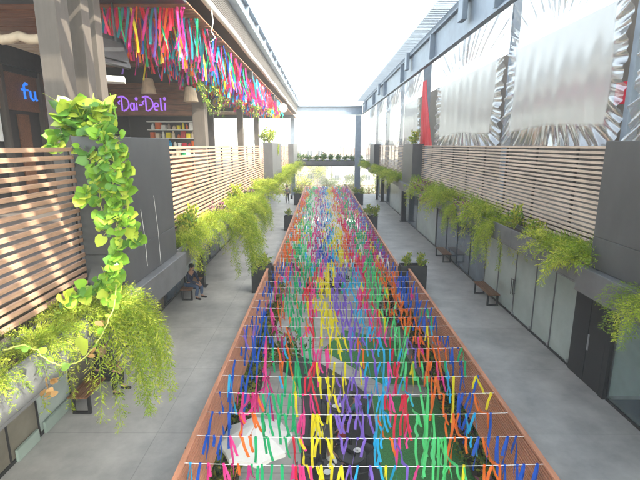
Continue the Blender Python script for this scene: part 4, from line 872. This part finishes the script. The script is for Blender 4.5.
seatn=0; lab_t=['left dark deck table','dark deck table nearest the turf','farthest dark deck table','bottommost dark deck table','white round table among the far seated people','dark round table among the far seated people','white table far left under the dense ribbons','dark table far right under the dense ribbons']
for i,(px_,py_,c_) in enumerate(tabs):
    x,y_=G(px_,py_,Zg+.74); table(lab_t[i],x,y_,.42 if c_=='black' else .45,'black_plastic' if c_=='black' else 'white_paint')
    for k in range(3):
        a=R.uniform(-.3,.3)+k*2.09+i; lx,ly=x+.72*math.cos(a),y_+.72*math.sin(a); rz=a+math.pi/2
        lb='chair at the %s, %s one round it'%(lab_t[i],ORD[k])
        if first: CP0.location=(lx,ly,Zg+.02); CP0.rotation_euler[2]=rz; CP0['label']=lb; first=False
        else: dup(CP0,(lx,ly,Zg+.02),rz,label=lb)
        if (i,k) in ((0,0),(1,1),(4,0),(4,1),(5,0),(5,2),(2,2)):
            tp=[('cloth_red','red'),('cloth_white','white'),('cloth_teal','teal'),('cloth_khaki','khaki'),('cloth_red','crimson'),('cloth_grey','grey'),('cloth_black','black')][seatn%7]; seatn+=1
            person('diner in %s top seated at the %s'%(tp[1],lab_t[i]),(lx,ly,Zg+.0),rz,'sit',tp[0],'cloth_navy',group='diners seated in the courtyard',longsleeve=False,longhair=seatn%2==0)
    if i<4:
        for k in range(2):
            b=MB(); c=(x+R.uniform(-.2,.2),y_+R.uniform(-.2,.2),Zg+.783); b.lathe(c,[(.05,0),(.11,.012),(.115,.02),(.04,.01)],16); tag(b.obj('plate','white_paint'),'%s white plate on the %s'%(['first','second'][k],lab_t[i]),'plate','plates on the deck tables')
def umbrella(label,x,y,z,r,n=8,rz=.2,m='white_fabric'):
    t=thing('parasol',label,'parasol',(x,y,Zg+.02),'white parasols in the courtyard')
    b=MB(); c=(x,y,z+.45)
    P=[(x+r*math.cos(rz+2*math.pi*k/n),y+r*math.sin(rz+2*math.pi*k/n),z) for k in range(n)]
    for k in range(n):
        p,q=Vector(P[k]),Vector(P[(k+1)%n]); cc_=Vector(c); m1,m2=cc_.lerp(p,.5)+Vector((0,0,.03)),cc_.lerp(q,.5)+Vector((0,0,.03)); mid=(p+q)/2*.97+Vector((x,y,z))*.03
        b.poly([cc_,m1,m2]); b.poly([m1,p,mid]); b.poly([m1,mid,m2]); b.poly([m2,mid,q]); b.poly([p,Vector(p)-Vector((0,0,.12)),mid-Vector((0,0,.1)),mid]); b.poly([mid,mid-Vector((0,0,.1)),q-Vector((0,0,.12)),q])
    b.obj('canopy',m,t)
    b=MB(); b.tube([(x,y,Zg+.05),(x,y,z+.43)],.028,8); b.lathe((x,y,Zg+.02),[(.3,0),(.3,.05),(.05,.08)],20); b.obj('pole','dark_steel',t)
    b=MB()
    for p in P: b.tube([(x,y,z+.40),(p[0],p[1],z-.02)],.01,5)
    b.obj('ribs','dark_steel',t)
p=at(256,432,11.2); umbrella('large white parasol at the lower left of the courtyard',p.x,p.y,p.z-.2,.95)
p=at(318,228,36); umbrella('wide white parasol added for the bright glare under the far ribbons, left one',p.x,p.y,p.z-.2,1.5)  # both far canopies are added in place of glare on sunlit ground
p=at(338,222,40); umbrella('wide white parasol added for the bright glare farther back under the ribbons, right one',p.x,p.y,p.z-.2,1.5)
# ------------------------------------------------------------------ beyond: trees, houses, hills
def tree(seed,h,mats):
    r=random.Random(seed); tr=MB(); cr=MB(); tr.tube([(0,0,0),(.05,.03,h*.3),(0,.08,h*.55)],.16,8,None,.08)
    br=[]
    for k in range(11):
        a=r.uniform(0,6.28); e=r.uniform(.2,1.2); L=h*.42*r.uniform(.6,1.1); s_=Vector((0,.05,h*r.uniform(.32,.52))); tip=s_+Vector((math.cos(a)*math.cos(e),math.sin(a)*math.cos(e),math.sin(e)))*L; tr.tube([s_,s_.lerp(tip,.5)+Vector((0,0,.1)),tip],.05,5,None,.015); br.append((s_,tip))
    for s_,tip in br:
        for c in range(6):
            cc_=s_.lerp(tip,r.uniform(.45,1.1))+rv(r,h*.07); cm=r.choice(mats)
            for k in range(42):
                p=cc_+Vector([r.gauss(0,h*.048) for _ in range(3)]); d=rv(r).normalized(); w=d.cross(rv(r)).normalized(); s=.17*r.uniform(.6,1.4); cr.poly([p-d*s*.5,p+w*s*.3,p+d*s*.5,p-w*s*.3],cm)
    return tr.mesh('trunk','bark'),cr.mesh('crown')
TV=[tree(81,6.2,('tree_a','tree_b','tree_a')),tree(82,5.2,('tree_b','tree_a')),tree(83,7.,('tree_a','shrub_b'))]
tp=[(-9,62),(-5.5,60),(-2.5,63),(1.5,80),(5.5,62),(9,66),(13,63),(-13,66),(-6,84),(3,61.5),(7,90),(-1,95),(12,88),(16,100),(-14,98)]
tl=['low wide','left bushy','round','tall distant','right bushy','broad','far right','far left','thin distant','small','pale distant','most distant central','hazy right','outermost right','outermost left']
for i,(x,y_) in enumerate(tp):
    tm,cm=TV[i%3]; t=thing('tree',tl[i]+' tree beyond the far end of the building','tree',(x,y_,GROUND),'trees beyond the building'); t.rotation_euler[2]=R.uniform(0,6); s=R.uniform(.8,1.15); t.scale=(s,s,s)
    for nm,me in (('trunk',tm),('crown',cm)): o=bpy.data.objects.new(nm,me); COL.objects.link(o); o.parent=t
def house(label,x,y,w,d,h,m,floors,roof=True):
    t=thing('house',label,'house',(x,y,GROUND),'houses beyond the building'); b=MB(); b.box(x-w/2,x+w/2,y,y+d,GROUND,GROUND+h); b.obj('wall',m,t)
    if roof:
        b=MB(); z=GROUND+h; rr=z+1.6; P=[(x-w/2-.4,y-.4,z),(x+w/2+.4,y-.4,z),(x+w/2+.4,y+d+.4,z),(x-w/2-.4,y+d+.4,z)]; A_,B_=(x-w/4,y+d/2,rr),(x+w/4,y+d/2,rr)
        b.poly([P[0],P[1],B_,A_]); b.poly([P[1],P[2],B_]); b.poly([P[2],P[3],A_,B_]); b.poly([P[3],P[0],A_]); b.poly(P[::-1]); b.obj('roof','roof_tile',t)
    else: b=MB(); b.box(x-w/2-.15,x+w/2+.15,y-.15,y+d+.15,GROUND+h+.003,GROUND+h+.6); b.obj('parapet','house_white',t)
    n=max(2,int(w/2.6))
    for f in range(floors):
        for k in range(n):
            xx=x-w/2+w*(k+.5)/n; zz=GROUND+1.1+f*(h-.6)/floors; wd=MB(); wd.box(xx-.6,xx+.6,y-.06,y-.004,zz,zz+1.35); wo=wd.obj('window','window_dark',t); fr=MB(); fr.box(xx-.68,xx+.68,y-.1,y-.062,zz-.08,zz); 
            fr.box(xx-.03,xx+.03,y-.09,y-.062,zz,zz+1.35); fr.obj('window_frame','house_white',wo)
hs=[(-24,105,16,10,8,'house_cream',2,True,'cream house with tiled roof at the left of the distance'),(-6,118,14,10,9.5,'house_pink',3,False,'pinkish flat roofed block behind the trees'),(9,112,13,10,7.5,'house_white',2,True,'white house with tiled roof behind the far railing'),(25,125,16,10,11,'house_cream',3,False,'tall cream block at the right of the distance'),(-2,165,26,14,12,'house_pink',3,True,'long pink building with tiled roof far away'),(28,180,24,14,13,'house_white',4,False,'far white block at the right'),(-32,170,22,14,13,'house_white',4,False,'far white block at the left'),(8,230,40,16,14,'house_cream',4,False,'most distant wide cream block')]
for x,y_,w,d,h,m,f,rf,l in hs: house(l,x,y_,w,d,h,m,f,rf)
# ------------------------------------------------------------------ haze volume, standing in for lens veiling
HZ=0.0024
if HZ:
    m=bpy.data.materials.new('haze'); m.use_nodes=True; nt=m.node_tree; nt.nodes.clear(); out=nt.nodes.new('ShaderNodeOutputMaterial'); v=nt.nodes.new('ShaderNodeVolumePrincipled'); v.inputs['Color'].default_value=(.95,.96,1,1); v.inputs['Density'].default_value=HZ; nt.links.new(v.outputs[0],out.inputs['Volume']); MATS['haze']=m
    b=MB(); b.box(-60,60,-12,262,GROUND-1.2,6.2); o=b.obj('haze','haze'); struct(o,'stuff'); tag(o,'pale haze volume added to imitate lens veiling','haze')
# ------------------------------------------------------------------ light, world, camera
EL,AZ=rad(41),rad(25)   # sun from the right and a little behind the camera
sv=Vector((math.cos(EL)*math.cos(AZ),-math.cos(EL)*math.sin(AZ),math.sin(EL)))
sl=bpy.data.lights.new('sun','SUN'); sl.energy=2.0; sl.angle=rad(.5); sl.color=(1,.95,.87); so=bpy.data.objects.new('sun',sl); COL.objects.link(so); so.rotation_euler=sv.to_track_quat('Z','Y').to_euler(); so.location=(20,-10,30)
W=bpy.data.worlds.new('World'); S.world=W; W.use_nodes=True; nt=W.node_tree; bg=nt.nodes['Background']; sk=nt.nodes.new('ShaderNodeTexSky'); sk.sky_type='NISHITA'; sk.sun_disc=False; sk.sun_elevation=EL; sk.sun_rotation=math.atan2(sv.x,sv.y); sk.air_density=1.0; sk.dust_density=3.; sk.ozone_density=.8
hs_=nt.nodes.new('ShaderNodeHueSaturation'); hs_.inputs['Saturation'].default_value=.5; nt.links.new(sk.outputs[0],hs_.inputs['Color']); nt.links.new(hs_.outputs[0],bg.inputs[0]); bg.inputs[1].default_value=.15
cd=bpy.data.cameras.new('camera'); cam=bpy.data.objects.new('camera',cd); COL.objects.link(cam); S.camera=cam; cd.sensor_width=36; cd.lens=F/640*36; cd.clip_end=6000; cd.clip_start=.05
cam.location=(0,0,0); cam.rotation_euler=(math.pi/2-PITCH,0,math.atan(2/440))
S.view_settings.view_transform='Standard'; S.view_settings.look='None'; S.view_settings.exposure=2.95; S.view_settings.gamma=1; S.view_settings.use_curve_mapping=False
S.view_settings.use_white_balance=True; S.view_settings.white_balance_temperature=6900; S.view_settings.white_balance_tint=2
S.render.engine='CYCLES'; S.cycles.max_bounces=8; S.cycles.transparent_max_bounces=12; S.cycles.volume_bounces=0
